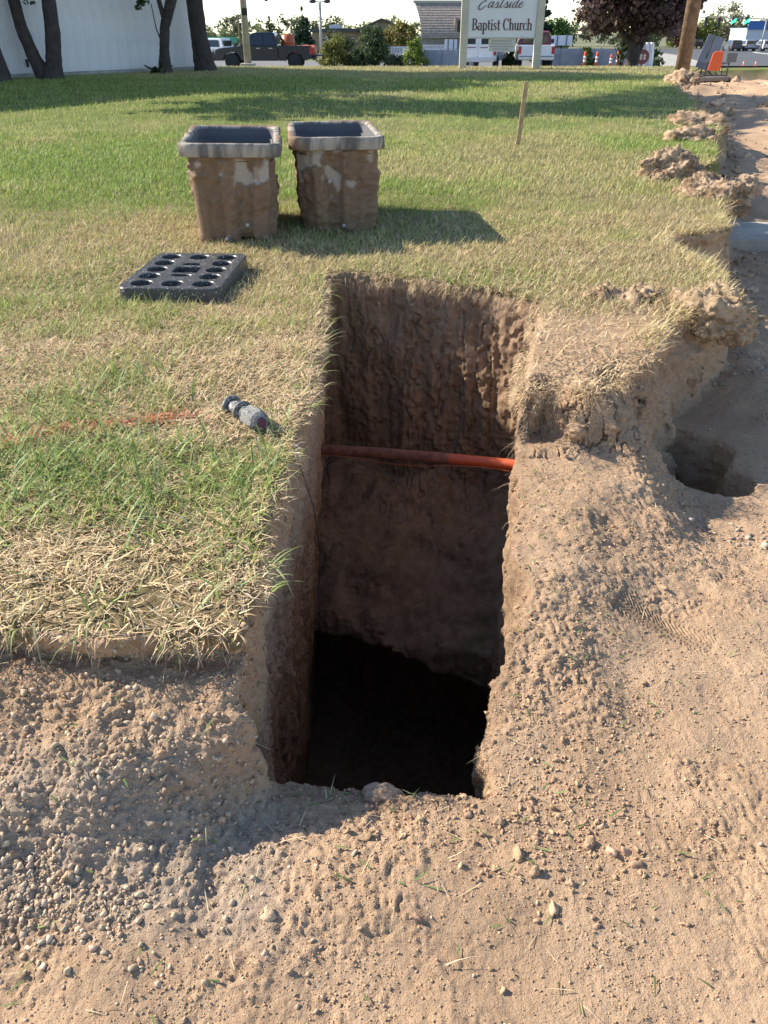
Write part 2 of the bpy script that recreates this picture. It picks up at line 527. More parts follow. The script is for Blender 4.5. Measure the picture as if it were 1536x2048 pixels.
crumb = .0050 * fbm(x, y, z, 22, 2) + .0044 * (np.abs(n3(x * 60, y * 60, z * 60)) * 2 - .6) + .0044 * np.abs(n3(x * 120 + 3, y * 120, z * 120)) + .0018 * n3(x * 230, y * 230, z * 230)
wallr = .010 * n3(x * 34, y * 34, z * 5) + .006 * fbm(x, y, z, 40, 3) + .008 * np.minimum(0, n3(x * 70, y * 70, z * 9) + .25) - .012 * ss(.45, .75, n3(x * 45, y * 45, z * 38)) + .006 * ss(.5, .7, n3(x * 30 + 9, y * 30, z * 30))
disp = np.where(topm, 0, flat * crumb * rough_zone + (1 - flat) * (np.where(intr, 1, .6) * wallr + np.where(intr, .35, .95) * crumb))
# drying cracks in the clay face of the spur
farc = ss(.10, .0, np.abs(n3(x * 15, 3.1 + 0 * x, z * 1.1) + .35 * n3(x * 48, y * 5, z * 22))) * ss(-.08, -.2, z) * ss(-1.15, -1.0, z) * ss(2.95, 3.1, y) * intr
disp = disp - .018 * farc
cr = ss(.10, .0, np.abs(n3(x * 48, y * 20 + 7, z * 7) + .25 * n3(x * 90, y * 90, z * 60))) * ss(.38, .46, x) * ss(.95, .85, x) * ss(2.1, 2.2, y) * ss(2.6, 2.45, y) * ss(-.24, -.19, z) * ss(-.03, -.08, z)
disp = disp * (1 - .6 * (cr > 0)) - .020 * cr * ss(.3, .6, np.abs(gn[:, 1]) + .3)
disp = disp + boot_print(x, y) * flat - crumb * flat * rough_zone * .8 * (boot_print(x, y) < -.0003)
disp[lock] = 0
gv = gv + gn * disp[:, None]
soil = np.zeros((len(gv), 4), f4)
soil[:, 0] = np.where(sl < .0, 1, 0) * ss(-.045, -.02, z - lawn_z(y)) * (1 - ss(.02, -.03, st)) * (1 - .85 * ss(.36, .46, x) * ss(3.2, 2.85, y))
soil[:, 1] = ss(.05, .0, st - .09 * np.maximum(0, -z - .1)) * ss(-.04, -.10, z) * (1 - .9 * ss(.05, .2, x) * ss(1.2, 1.0, y) * ss(-.36, -.3, z))
soil[:, 1] *= 1 - .85 * ss(-.16, -.24, x) * ss(3.4, 3.2, y) * (1 - .6 * ss(-.5, -1.1, z))  # left wall paler, mostly its upper part: skylight put into the soil colour
soil[:, 2] = ss(-.12, -.24, x) * ss(1.0, .88, y) * ss(.60, .70, y + .12 * x) * .6
soil[:, 3] = 0
GROUND = np_mesh('ground', gv, gq, M_SOIL, True, soil, 'soil')
tag(GROUND, 'tan excavated soil with the cut trench and turf base', kind='structure')

# --- outer ground: same land carried on beyond the dug area
def outer_ground():
    def axis(parts):
        out = [np.arange(a, b, s) for a, b, s in parts]
        return np.concatenate(out + [[parts[-1][1]]])
    ax = axis([(-45, -12, 1.5), (-12, -5, .3), (-5, X0, .12), (X0, X1, .075), (X1, 8.5, .065), (8.5, 16, .25), (16, 60, 2)])
    ay = axis([(-4, Y0, .15), (Y0, Y1, .10), (Y1, 9, .06), (9, 18, .12), (18, 26, .16), (26, 34, .5), (34, 70, 2.0), (70, 170, 5)])
    gx, gy = np.meshgrid(ax, ay, indexing='ij')
    sl = poly_sd(gx, gy, LAWN)
    Lz = lawn_z(gy) + lawn_bump(gx, gy)
    D = dirt_z(gx, gy)
    e = ss(.035, -.05, sl + (.05 + .07 * ss(5.3, 7, gy)) * fbm(gx, gy, .5, 3, 3))
    h = D * (1 - e) + Lz * e
    hb = back_z(gy)
    w = ss(25, 27, gy)
    h = h * (1 - w) + hb * w
    h = h - .5 * ss(14, 22, gx) * ss(28, 12, gy)
    n, m = gx.shape
    v = np.stack([gx, gy, h], -1).reshape(-1, 3)
    i, j = np.meshgrid(np.arange(n - 1), np.arange(m - 1), indexing='ij')
    q = np.stack([i * m + j, (i + 1) * m + j, (i + 1) * m + j + 1, i * m + j + 1], -1).reshape(-1, 4)
    c = v[q].mean(1)
    ins = (c[:, 0] > X0 + .03) & (c[:, 0] < X1 - .03) & (c[:, 1] > Y0 + .03) & (c[:, 1] < Y1 - .03)
    q = q[~ins]
    s = np.zeros((len(v), 4), f4)
    s[:, 0] = np.maximum(e.ravel() * (1 - w.ravel()), 0)
    s[:, 0] = np.maximum(s[:, 0], (ss(24, 26, gy) * ss(17, 15, gx)).ravel())
    s[:, 3] = ss(4.5, 7, gy).ravel()
    o = np_mesh('lawn', v, q, M_SOIL, True, s, 'soil')
    tag(o, 'mown lawn and graded soil running back to the street', kind='structure')
outer_ground()
# ------------------------------------------------------------------ grass, straw, roots, crumbs, stones
M_GRASS = attr_mat('grass_blades', rough=.55, transl=.35, spec=.35)
M_STRAW = attr_mat('straw_and_roots', rough=.85, transl=.15, spec=.2)
M_CRUMB = attr_mat('soil_crumbs', rough=.95, spec=.1, bump=.003, bscale=260)
M_STONE = attr_mat('stones', rough=.9, spec=.2, bump=.002, bscale=180)

def blades(px, py, pz, L, W, pitch, az, curl, col, seg=3):
    """px..: arrays, one per blade. pitch: angle from the ground; curl: droop along the blade"""
    n = len(px)
    rows = []
    dirx, diry = np.cos(az), np.sin(az)
    sx, sy = -diry, dirx
    ang = pitch.copy(); cx, cy, cz = px.copy(), py.copy(), pz.copy()
    st_ = L / seg
    for k in range(seg + 1):
        w = W * (1 - (k / seg) ** 1.6) * .5 if k < seg else np.zeros(n)
        if k < seg:
            rows.append(np.stack([cx - sx * w, cy - sy * w, cz], 1)); rows.append(np.stack([cx + sx * w, cy + sy * w, cz], 1))
        else:
            rows.append(np.stack([cx, cy, cz], 1))
        ch = np.cos(ang) * st_; cz = cz + np.sin(ang) * st_
        cx = cx + dirx * ch; cy = cy + diry * ch
        ang = ang - curl / seg
    m = 2 * seg + 1
    v = np.stack(rows, 1).reshape(-1, 3)
    base = np.arange(n)[:, None] * m
    fs = []
    for k in range(seg - 1):
        fs.append(base + np.array([2 * k, 2 * k + 1, 2 * k + 3, 2 * k + 2])[None, :])
    q = np.concatenate(fs) if fs else np.zeros((0, 4), np.int32)
    t = base + np.array([2 * seg - 2, 2 * seg - 1, 2 * seg])[None, :]
    c = np.repeat(col, m, axis=0)
    return v, q, t, c

class Bag:
    def __init__(s): s.v = []; s.q = []; s.t = []; s.c = []; s.n = 0
    def add(s, v, q, t, c):
        s.v.append(v); s.c.append(c)
        if len(q): s.q.append(q + s.n)
        if len(t): s.t.append(t + s.n)
        s.n += len(v)
    def build(s, name, mat, smooth=True):
        fs = []
        if s.q: fs.append(np.concatenate(s.q))
        if s.t: fs.append(np.concatenate(s.t))
        return np_mesh(name, np.concatenate(s.v), fs, mat, smooth, np.concatenate(s.c))

TRAY_C, TRAY_ROT = (-.872, 3.455), math.radians(-3)
def spur_top(x, y):
    return - .045 * ss(2.95, 2.28, y) * ss(.3, .5, x) * ss(1.3, 1.0, x)
def lawn_points(n, xa, xb, ya, yb, edge=.0, tr=.0, bare=.93):
    x = rng.uniform(xa, xb, n); y = rng.uniform(ya, yb, n)
    depth = y * .849 + .5
    ok = np.abs(x) < .52 * depth + .35
    x, y = x[ok], y[ok]
    sl = poly_sd(x, y, LAWN) + .028 * fbm(x, y, 0, 5.5, 2)
    st = poly_sd(x, y, TRENCH)
    ok = (sl < -edge) & (st > tr)
    # nothing grows up through the boxes or the tray
    for (cx, cy, rz, hw, hd) in ((-.824, 4.62, math.radians(8), .19, .38), (-.287, 4.91, math.radians(6.5), .19, .38), (*TRAY_C, TRAY_ROT, .19, .32)):
        lx = (x - cx) * math.cos(rz) + (y - cy) * math.sin(rz); ly = -(x - cx) * math.sin(rz) + (y - cy) * math.cos(rz)
        ok &= ~((np.abs(lx) < hw) & (np.abs(ly) < hd))
    ok &= ~((x > .3) & (rng.rand(len(x)) < bare * ss(3.3, 2.75, y + .10 * n3(x * 9, y * 9, 2))))
    x, y = x[ok], y[ok]
    return x, y, lawn_z(y) + lawn_bump(x, y) + spur_top(x, y)
def mixc(a, b, t): return np.asarray(a)[None, :] * (1 - t[:, None]) + np.asarray(b)[None, :] * t[:, None]
def vary(c, s=.18):
    k = 1 + rng.normal(0, s, (len(c), 1)); return np.clip(c * k * (1 + rng.normal(0, .025, c.shape)), .01, .95)
def lush(x, y):
    """how green the turf is: thin and dry towards the trench and the right, lush at the left back"""
    g = .50 + .55 * n3(x * .7, y * .7, 12.1) + .35 * n3(x * 2.3, y * 2.3, 4.1) + .25 * n3(x * 6, y * 6, 8.1)
    g += .55 * ss(-.3, -2.2, x) * ss(4.2, 6, y) - .25 * ss(0, 2.0, x) * ss(9, 5, y) - .25 * ss(3.6, 2.2, y) + .2 * ss(9, 14, y)
    g += .62 * np.exp(-((y - 1.62) / .28) ** 2 - ((x + .6) / .75) ** 2) + .45 * np.exp(-((y - 1.30) / .14) ** 2 - ((x + .33) / .12) ** 2) - .35 * np.exp(-((y - 1.22) / .1) ** 2) * ss(-.35, -.5, x)
    return np.clip(g, 0, 1)
STRAW, STRAW2 = (.74, .60, .38), (.52, .36, .20)
GREEN, GREEN2, YEL = (.16, .25, .045), (.26, .36, .08), (.52, .49, .20)

straw = Bag(); grass = Bag()
# flat dry clippings and thatch, near
x, y, z = lawn_points(92000, -2.0, .0, 1.05, 3.3, -.015)
ok = rng.rand(len(x)) < np.clip(.75 + .6 * n3(x * 6, y * 6, 3.3) + .3 * n3(x * 17, y * 17, 5.3), 0, 1) * (1 - .55 * ss(1.3, 1.15, y))
x, y, z = x[ok], y[ok], z[ok]; n = len(x)
col = vary(mixc(STRAW, STRAW2, rng.rand(n)), .22)
straw.add(*blades(x, y, z + rng.uniform(-.006, .014, n), rng.uniform(.015, .06, n), rng.uniform(.0018, .0038, n), rng.uniform(-.15, .55, n), rng.uniform(0, 6.28, n), rng.uniform(-.6, 1.0, n), col, 2))
x, y, z = lawn_points(62000, -1.8, 2.0, 2.2, 5.0, -.01, 0, .35)
n = len(x)
col = vary(mixc(STRAW, STRAW2, rng.rand(n)), .22)
straw.add(*blades(x, y, z + rng.uniform(-.004, .012, n), rng.uniform(.02, .06, n), rng.uniform(.0022, .0042, n), rng.uniform(-.1, .8, n), rng.uniform(0, 6.28, n), rng.uniform(-.4, 1.0, n), col, 2))
# green tufts, near
x, y, z = lawn_points(62000, -2.0, .1, 1.1, 3.2, .0)
tuft = n3(x * 9, y * 9, 6.6) + .6 * n3(x * 23, y * 23, 1.6)
ok = rng.rand(len(x)) < np.clip(lush(x, y) * 1.1 + .6 * tuft - .12, 0.03, 1)
x, y, z = x[ok], y[ok], z[ok]; n = len(x)
g = lush(x, y)
col = vary(mixc(YEL, GREEN2, np.clip(g * .7 + rng.rand(n) * .5, 0, 1)), .2)
lng = rng.gamma(3, .014, n) + .02
straw_az = rng.uniform(0, 6.28, n)
grass.add(*blades(x, y, z - .004, np.clip(lng, .02, .11), rng.uniform(.0022, .0042, n), rng.uniform(.35, 1.35, n), straw_az, rng.uniform(.2, 1.5, n), col, 3))
# a few broad long blades
x, y, z = lawn_points(5200, -1.6, -.1, 1.1, 2.5, .0)
ok = rng.rand(len(x)) < np.clip(lush(x, y) * 1.2 - .1 + .5 * n3(x * 7, y * 7, 2.6), 0.02, 1)
x, y, z = x[ok], y[ok], z[ok]; n = len(x)
col = vary(mixc(GREEN2, (.36, .42, .24), rng.rand(n) ** 2), .2)
grass.add(*blades(x, y, z, rng.uniform(.06, .13, n), rng.uniform(.004, .0075, n), rng.uniform(.2, 1.1, n), rng.uniform(0, 6.28, n), rng.uniform(.3, 1.5, n), col, 4))
# sward, middle distance
x, y, z = lawn_points(150000, -3.2, 2.3, 3.0, 5.6, .0)
n = len(x); g = np.clip(lush(x, y) + rng.normal(0, .22, n), 0, 1)
ok = rng.rand(n) < .62 + .38 * n3(x * 5, y * 5, 1.1)
x, y, z, g = x[ok], y[ok], z[ok], g[ok]; n = len(x)
col = np.where((g < .42)[:, None], mixc((.52, .43, .24), YEL, np.clip(g / .42, 0, 1)), mixc(YEL, GREEN2, np.clip((g - .42) / .45, 0, 1)))
grass.add(*blades(x, y, z - .004, rng.uniform(.02, .055, n), rng.uniform(.0025, .0046, n), rng.uniform(.6, 1.5, n), rng.uniform(0, 6.28, n), rng.uniform(0, 1.2, n), vary(col), 2))
x, y, z = lawn_points(125000, -5.5, 3.6, 5.6, 9.3, .0)
n = len(x); g = np.clip(lush(x, y) * .85 + rng.normal(0, .2, n), 0, 1)
col = np.where((g < .35)[:, None], mixc((.50, .42, .22), YEL, np.clip(g / .35, 0, 1)), mixc(YEL, GREEN2, np.clip((g - .35) / .45, 0, 1)))
grass.add(*blades(x, y, z - .004, rng.uniform(.03, .06, n), rng.uniform(.0045, .008, n), rng.uniform(.6, 1.5, n), rng.uniform(0, 6.28, n), rng.uniform(0, 1.2, n), vary(col), 2))
x, y, z = lawn_points(200000, -12, 9, 9.3, 26, .0)
n = len(x); g = np.clip(lush(x, y) * .75 + rng.normal(0, .2, n) - .6 * ss(18, 23, y), 0, 1)
col = np.where((g < .4)[:, None], mixc((.50, .43, .23), YEL, np.clip(g / .4, 0, 1)), mixc(YEL, GREEN2, np.clip((g - .4) / .45, 0, 1)))
k = ss(9, 22, y)
grass.add(*blades(x, y, z - .004, rng.uniform(.04, .07, n), .007 + .012 * k, rng.uniform(.6, 1.5, n), rng.uniform(0, 6.28, n), rng.uniform(0, 1.0, n), vary(col), 1))
# long grass lapping the tray and the box feet, bent over the trench edge
def along(poly, i0, i1, n):
    p = np.array(poly[i0:i1 + 1]); d = np.r_[0, np.cumsum(np.hypot(*(np.diff(p, axis=0).T)))]
    t = rng.uniform(0, d[-1], n)
    x = np.interp(t, d, p[:, 0]); y = np.interp(t, d, p[:, 1])
    k = np.clip(np.searchsorted(d, t) - 1, 0, len(p) - 2)
    dx = p[k + 1, 0] - p[k, 0]; dy = p[k + 1, 1] - p[k, 1]; l = np.hypot(dx, dy)
    return x, y, np.arctan2(-dx / l, dy / l)          # outward azimuth for a counter-clockwise outline
def fringe(bag, poly, i0, i1, n, out_off, L, W, pitch, curl, cols, jit=.9, inw=0.0, zoff=(-.02, .01), flip=False, seg=4):
    x, y, az = along(poly, i0, i1, n)
    if flip: az = az + math.pi
    kp = rng.rand(n) < np.clip(.45 + 1.3 * n3(x * 13, y * 13, 7.7) + .5 * n3(x * 37, y * 37, 1.7), .05, 1)
    x, y, az = x[kp], y[kp], az[kp]; n = len(x)
    o = rng.uniform(*out_off, n)
    x = x + np.cos(az) * o; y = y + np.sin(az) * o
    z = lawn_z(y) + lawn_bump(x, y) + spur_top(x, y) + rng.uniform(*zoff, n)
    az = az + rng.normal(0, jit, n)
    col = vary(mixc(cols[0], cols[1], rng.rand(n)), .2)
    bag.add(*blades(x, y, z, rng.uniform(*L, n), rng.uniform(*W, n), rng.uniform(*pitch, n), az, rng.uniform(*curl, n), col, seg))
BANK = [(-3, 1.16), (-1.6, 1.14), (-.9, 1.12), (-.72, 1.115), (-.5, 1.105), (-.35, 1.09), (-.262, 1.08)]
# trench outline runs counter-clockwise round a void, so its outward side is soil: flip to lean over the hole
fringe(straw, TRENCH, 16, 21, 4200, (-.02, .03), (.012, .05), (.0014, .003), (-.4, .7), (.3, 2.0), (STRAW, STRAW2), 1.0, flip=True, zoff=(-.03, .012))
fringe(grass, TRENCH, 16, 21, 130, (.0, .05), (.04, .10), (.003, .006), (.0, .9), (.4, 2.0), (GREEN2, (.40, .38, .22)), .8, flip=True)
fringe(straw, TRENCH, 12, 16, 2600, (-.015, .03), (.015, .06), (.0014, .0028), (-.9, .6), (.3, 1.8), (STRAW, STRAW2), 1.0, flip=True, zoff=(-.05, .01))
fringe(straw, TRENCH, 10, 12, 1500, (-.015, .04), (.015, .06), (.0014, .0028), (-.9, .6), (.3, 1.8), (STRAW, STRAW2), 1.0, flip=True, zoff=(-.07, .005))
fringe(straw, BANK, 0, 6, 3800, (-.03, .015), (.012, .05), (.0016, .003), (-.7, .5), (.2, 1.6), (STRAW, STRAW2), 1.0, zoff=(-.045, .01))
fringe(grass, BANK, 1, 6, 110, (-.04, .0), (.05, .13), (.003, .0065), (-.1, .8), (.6, 2.2), (GREEN2, (.40, .40, .24)), .6)
fringe(straw, LAWN, 10, 24, 5500, (-.07, .005), (.015, .055), (.0016, .0034), (-.8, .9), (.2, 1.6), (STRAW, STRAW2), 1.0, zoff=(-.06, .015))
fringe(grass, LAWN, 15, 26, 1800, (-.10, .0), (.05, .11), (.003, .005), (.2, 1.3), (.2, 1.4), (YEL, STRAW), .9)
fringe(straw, LAWN, 24, 38, 7000, (-.10, .03), (.04, .09), (.004, .008), (-.6, 1.0), (.2, 1.4), ((.50, .40, .24), STRAW2), 1.0, zoff=(-.08, .02), seg=3)
# roots poking out of the cut faces
def roots(n, poly, i0, i1, zr, flip, L):
    x, y, az = along(poly, i0, i1, n)
    if flip: az = az + math.pi
    z = -np.abs(rng.exponential(zr, n)) - .015
    x = x - np.cos(az) * .012; y = y - np.sin(az) * .012
    col = vary(mixc((.34, .23, .14), (.55, .43, .29), rng.rand(n)), .2)
    straw.add(*blades(x, y, z, rng.uniform(*L, n), rng.uniform(.0008, .0016, n), rng.uniform(-1.0, .7, n), az + rng.normal(0, .7, n), rng.uniform(.2, 2.6, n), col, 5))
roots(800, TRENCH, 16, 21, .07, True, (.02, .09))
roots(420, TRENCH, 12, 16, .06, True, (.02, .10))
roots(260, TRENCH, 9, 12, .10, True, (.03, .11))
roots(700, LAWN, 10, 17, .08, False, (.02, .08))
roots(500, BANK, 0, 6, .03, False, (.02, .07))
# paint-marked blades: a faded red utility line sprayed across the turf
n = 900
t = rng.uniform(0, 1, n)
x = -1.16 + t * .68 + rng.normal(0, .006, n); y = 1.805 + t * .27 + rng.normal(0, .017, n) + .012 * np.sin(t * 19)
ok = rng.rand(n) < np.clip(.35 + 1.2 * n3(x * 13, y * 13, 5.5), .05, 1)
x, y = x[ok], y[ok]; n = len(x)
z = lawn_z(y) + lawn_bump(x, y) + rng.uniform(.002, .02, n)
col = vary(mixc((.62, .13, .07), (.58, .30, .18), rng.rand(n)), .2)
straw.add(*blades(x, y, z, rng.uniform(.02, .05, n), rng.uniform(.002, .004, n), rng.uniform(-.1, .6, n), rng.uniform(0, 6.28, n), rng.uniform(-.3, 1.0, n), col, 2))
o = straw.build('dry_grass', M_STRAW); tag(o, 'dry straw-coloured clippings, thatch and fine roots on the turf', kind='stuff')
o = grass.build('grass', M_GRASS); tag(o, 'green and yellowing lawn grass', kind='stuff')

# --- crumbs and stones sit on the real surface of the ground mesh
tri_c = gv[gq].mean(1)
d1 = gv[gq[:, 2]] - gv[gq[:, 0]]; d2 = gv[gq[:, 3]] - gv[gq[:, 1]]
fn = np.cross(d1, d2); area = np.linalg.norm(fn, axis=1) / 2; fn = fn / np.maximum(2 * area, 1e-12)[:, None]
c_sl = poly_sd(tri_c[:, 0], tri_c[:, 1], LAWN); c_st = poly_sd(tri_c[:, 0], tri_c[:, 1], TRENCH)
is_dirt = ~on_lawn_top(tri_c) & (c_st > -.005) & (np.abs(tri_c[:, 0]) < .52 * (tri_c[:, 1] * .849 + .6) + .1) & (tri_c[:, 1] > .45) & (tri_c[:, 1] < 4.6) & (tri_c[:, 2] > -.5)
def sample(n, weight):
    p = area * weight * is_dirt
    i = rng.choice(len(p), n, p=p / p.sum())
    a, b = rng.rand(n, 1), rng.rand(n, 1)
    q = gq[i]
    pos = gv[q[:, 0]] * (1 - a) * (1 - b) + gv[q[:, 1]] * a * (1 - b) + gv[q[:, 2]] * a * b + gv[q[:, 3]] * (1 - a) * b
    return pos, fn[i]
def lump_shapes(k, sub, jag, seed, flatten=.75):
    out = []
    r = np.random.RandomState(seed)
    for i in range(k):
        bm = bmesh.new(); bmesh.ops.create_icosphere(bm, subdivisions=sub, radius=1.0)
        v = np.array([p.co[:] for p in bm.verts]); fcs = np.array([[p.index for p in f.verts] for f in bm.faces]); bm.free()
        o = r.uniform(0, 50, 3)
        s = 1 + jag * n3(v[:, 0] * 1.3 + o[0], v[:, 1] * 1.3 + o[1], v[:, 2] * 1.3 + o[2]) + .5 * jag * n3(v[:, 0] * 3 + o[1], v[:, 1] * 3 + o[2], v[:, 2] * 3 + o[0])
        out.append((v * s[:, None] * r.uniform([.75, .6, .5], [1.15, 1.0, flatten]), fcs))
    return out
def stone_shapes(k, seed, pts=15):
    out = []; r = np.random.RandomState(seed)
    for i in range(k):
        bm = bmesh.new()
        for p in r.normal(0, 1, (pts, 3)):
            p = p / np.linalg.norm(p) * r.uniform(.75, 1.1); bm.verts.new(p * np.array([1.0, r.uniform(.7, .95), r.uniform(.5, .85)]))
        h = bmesh.ops.convex_hull(bm, input=bm.verts)
        bmesh.ops.delete(bm, geom=[e for e in h['geom_interior'] if isinstance(e, bmesh.types.BMVert)], context='VERTS')
        bm.verts.index_update(); bm.normal_update()
        v = np.array([p.co[:] for p in bm.verts]); fcs = np.array([[p.index for p in f.verts] for f in bm.faces if len(f.verts) == 3]); bm.free()
        out.append((v, fcs))
    return out
def scatter(pos, nrm, size, shapes, col, sink=.25):
    n = len(pos); bagv, bagf, bagc, base = [], [], [], 0
    a, b, g = rng.uniform(0, 6.28, n), rng.normal(0, .5, n), rng.normal(0, .5, n)
    ca, sa, cb, sb, cg, sg = np.cos(a), np.sin(a), np.cos(b), np.sin(b), np.cos(g), np.sin(g)
    R = np.stack([np.stack([ca * cb, ca * sb * sg - sa * cg, ca * sb * cg + sa * sg], -1), np.stack([sa * cb, sa * sb * sg + ca * cg, sa * sb * cg - ca * sg], -1), np.stack([-sb, cb * sg, cb * cg], -1)], 1)
    which = rng.randint(0, len(shapes), n)
    for k, (v, fcs) in enumerate(shapes):
        m = which == k
        if not m.any(): continue
        P = np.einsum('nij,vj->nvi', R[m], v) * size[m][:, None, None] + (pos[m] + nrm[m] * (size[m] * (.55 - sink))[:, None])[:, None, :]
        nn = m.sum()
        bagv.append(P.reshape(-1, 3)); bagf.append((fcs[None] + (np.arange(nn) * len(v))[:, None, None] + base).reshape(-1, 3))
        bagc.append(np.repeat(col[m], len(v), axis=0)); base += nn * len(v)
    return np.concatenate(bagv), np.concatenate(bagf), np.concatenate(bagc)
def pile_noise(f, s, lo, hi): return ss(lo, hi, fbm(tri_c[:, 0], tri_c[:, 1], s, f, 3))
cx_, cy_ = tri_c[:, 0], tri_c[:, 1]
near_rim = np.exp(-np.maximum(c_st, 0) / .12)
# fine crumbs
w = .30 + 1.4 * pile_noise(3.5, 1.3, -.2, .6) + 1.5 * np.exp(-((cx_ - .32) / .2) ** 2 - ((cy_ - 1.0) / .25) ** 2) + .5 * ss(.2, .3, cx_) * ss(1.0, 1.3, cy_)
w = w * (boot_print(cx_, cy_) > -.0003) * (.4 + .6 * ss(.3, .6, fn[:, 2])) / np.clip(cy_, .6, 3) ** 1.3
pos, nrm = sample(36000, w)
size = np.clip(rng.lognormal(math.log(.0021), .45, len(pos)), .0011, .0058) * (1 - .25 * ss(.95, .75, pos[:, 1]))
col = vary(mixc((.42, .28, .175), (.56, .39, .255), rng.rand(len(pos))), .12)
V, F, K = scatter(pos, nrm, size, stone_shapes(20, 3, 8), col)
o = np_mesh('soil_crumbs', V, F, M_CRUMB, False, K); tag(o, 'loose crumbs of dry tan soil strewn over the dirt', kind='stuff')
# crumbs, grit and bits of stone standing out of the cut walls
is_wall = (c_st < .03 + .09 * np.maximum(0, -tri_c[:, 2])) & (c_st > -.08) & (tri_c[:, 2] < -.05) & (tri_c[:, 2] > -1.5) & (tri_c[:, 1] < 3.8) & (np.abs(fn[:, 2]) < .75)
keep_ = is_dirt; is_dirt = is_wall
pos, nrm = sample(7000, (.2 + pile_noise(9, 2.2, -.2, .5)) / np.clip(tri_c[:, 1], 1, 4))
is_dirt = keep_
size = np.clip(rng.lognormal(math.log(.0026), .6, len(pos)), .0012, .013)
col = vary(mixc((.22, .145, .09), (.42, .30, .205), rng.rand(len(pos))), .15)
V, F, K = scatter(pos, nrm, size, stone_shapes(14, 31, 8), col, .35)
o = np_mesh('wall_grit', V, F, M_CRUMB, False, K); tag(o, 'grit and soil crumbs standing out of the cut trench walls', kind='stuff')
# clods
w = (.012 + 2.2 * np.exp(-((cx_ - .30) / .13) ** 2 - ((cy_ - .86) / .12) ** 2) + .25 * pile_noise(2.2, 7.7, .2, .8) + .35 * np.exp(-((cx_ - .3) / .1) ** 2) * ss(.9, 1.2, cy_) + .5 * near_rim) / np.clip(cy_, .6, 3)
w = w * (boot_print(cx_, cy_) > -.0003) * ss(.2, .6, fn[:, 2])
pos, nrm = sample(1000, w)
size = np.clip(rng.lognormal(math.log(.0030), .45, len(pos)), .0022, .011)
col = vary(mixc((.38, .25, .155), (.52, .36, .235), rng.rand(len(pos))), .1)
V, F, K = scatter(pos, nrm, size, lump_shapes(12, 2, 1.0, 5, .9), col)
o = np_mesh('soil_clods', V, F, M_CRUMB, False, K); tag(o, 'small clods of crumbled brown soil round the trench mouth', kind='stuff')
# grey gravel at the foot of the left bank
w = np.exp(-((cx_ + .55) / .24) ** 2 - ((cy_ - .78) / .09) ** 2) * (.15 + pile_noise(7, 3.1, -.2, .5)) + .10 * ss(-.2, -.3, cx_) * ss(1.14, 1.05, cy_) * ss(.8, .95, cy_) + .0015 * ss(1.2, .9, cy_) + .03 * ss(-.05, -.2, cx_) * ss(1.0, .85, cy_)
pos, nrm = sample(3200, w)
size = np.clip(rng.lognormal(math.log(.0029), .55, len(pos)), .0013, .009)
col = vary(mixc((.40, .295, .20), (.55, .435, .315), rng.rand(len(pos))), .13)
V, F, K = scatter(pos, nrm, size, stone_shapes(24, 9), col, .35)
o = np_mesh('gravel', V, F, M_STONE, False, K); tag(o, 'grey angular gravel spilled at the foot of the turf bank', kind='stuff')
# pebbles further right and back
w = (.05 + pile_noise(3, 9.9, .1, .7)) * ss(.5, .7, fn[:, 2]) * ss(.8, 1.1, cx_) * ss(1.6, 2.0, cy_)
pos, nrm = sample(900, w)
size = np.clip(rng.lognormal(math.log(.006), .5, len(pos)), .003, .02)
col = vary(mixc((.30, .235, .175), (.46, .38, .30), rng.rand(len(pos))), .12)
V, F, K = scatter(pos, nrm, size, stone_shapes(14, 13), col, .3)
o = np_mesh('pebbles', V, F, M_STONE, False, K); tag(o, 'pebbles and lumps on the shaded street-side soil', kind='stuff')
# broken soil rubble along the torn lawn edge and over the excavated strip
px_, py_, paz = along(LAWN, 20, 37, 5200)
off = np.abs(rng.normal(0, .20, 5200)) - .10
qx, qy = px_ + np.cos(paz) * off, py_ + np.sin(paz) * off
ex = rng.uniform(2.4, 9, 1800); ey = rng.uniform(5.2, 20, 1800)
ok = poly_sd(ex, ey, LAWN) > .15
qx, qy = np.r_[qx, ex[ok]], np.r_[qy, ey[ok]]
ok = (np.abs(qx) < .56 * (qy * .849 + .5) + .5)
qx, qy = qx[ok], qy[ok]
qs = poly_sd(qx, qy, LAWN)
qe = ss(.05, -.05, qs)
qz = dirt_z(qx, qy) * (1 - qe) + (lawn_z(qy) - .01) * qe
size = np.clip(rng.lognormal(math.log(.017), .65, len(qx)), .006, .07) * (.6 + .6 * ss(6, 14, qy)) * np.where(qs < -.03, .6, 1)
col = vary(mixc((.36, .245, .16), (.56, .40, .275), rng.rand(len(qx))), .12)
up_ = np.tile(np.array([0, 0, 1.0]), (len(qx), 1)); Q = np.stack([qx, qy, qz], 1)
keep = qs > -.12
for nm, m_, shp in (('soil_rubble', keep & (size < .024), lump_shapes(12, 1, .9, 21, .9)), ('soil_rubble', keep & (size >= .024), lump_shapes(10, 3, .9, 23, .9))):
    if nm and shp[0][0].shape[0] > 100:
        for k_, (v_, f_) in enumerate(shp):
            v_ *= (1 + .16 * fbm(v_[:, 0] + k_, v_[:, 1], v_[:, 2], 4, 3))[:, None]
        m_ = m_ & (rng.rand(len(qx)) < .28)
    V, F, K = scatter(Q[m_], up_[m_], size[m_], shp, col[m_], .38)
    o = np_mesh(nm, V, F, M_CRUMB, shp[0][0].shape[0] > 100, K)
    tag(o, 'broken tan soil crumbs along the torn lawn edge' if shp[0][0].shape[0] < 100 else 'bigger broken tan soil lumps along the torn lawn edge', kind='stuff')
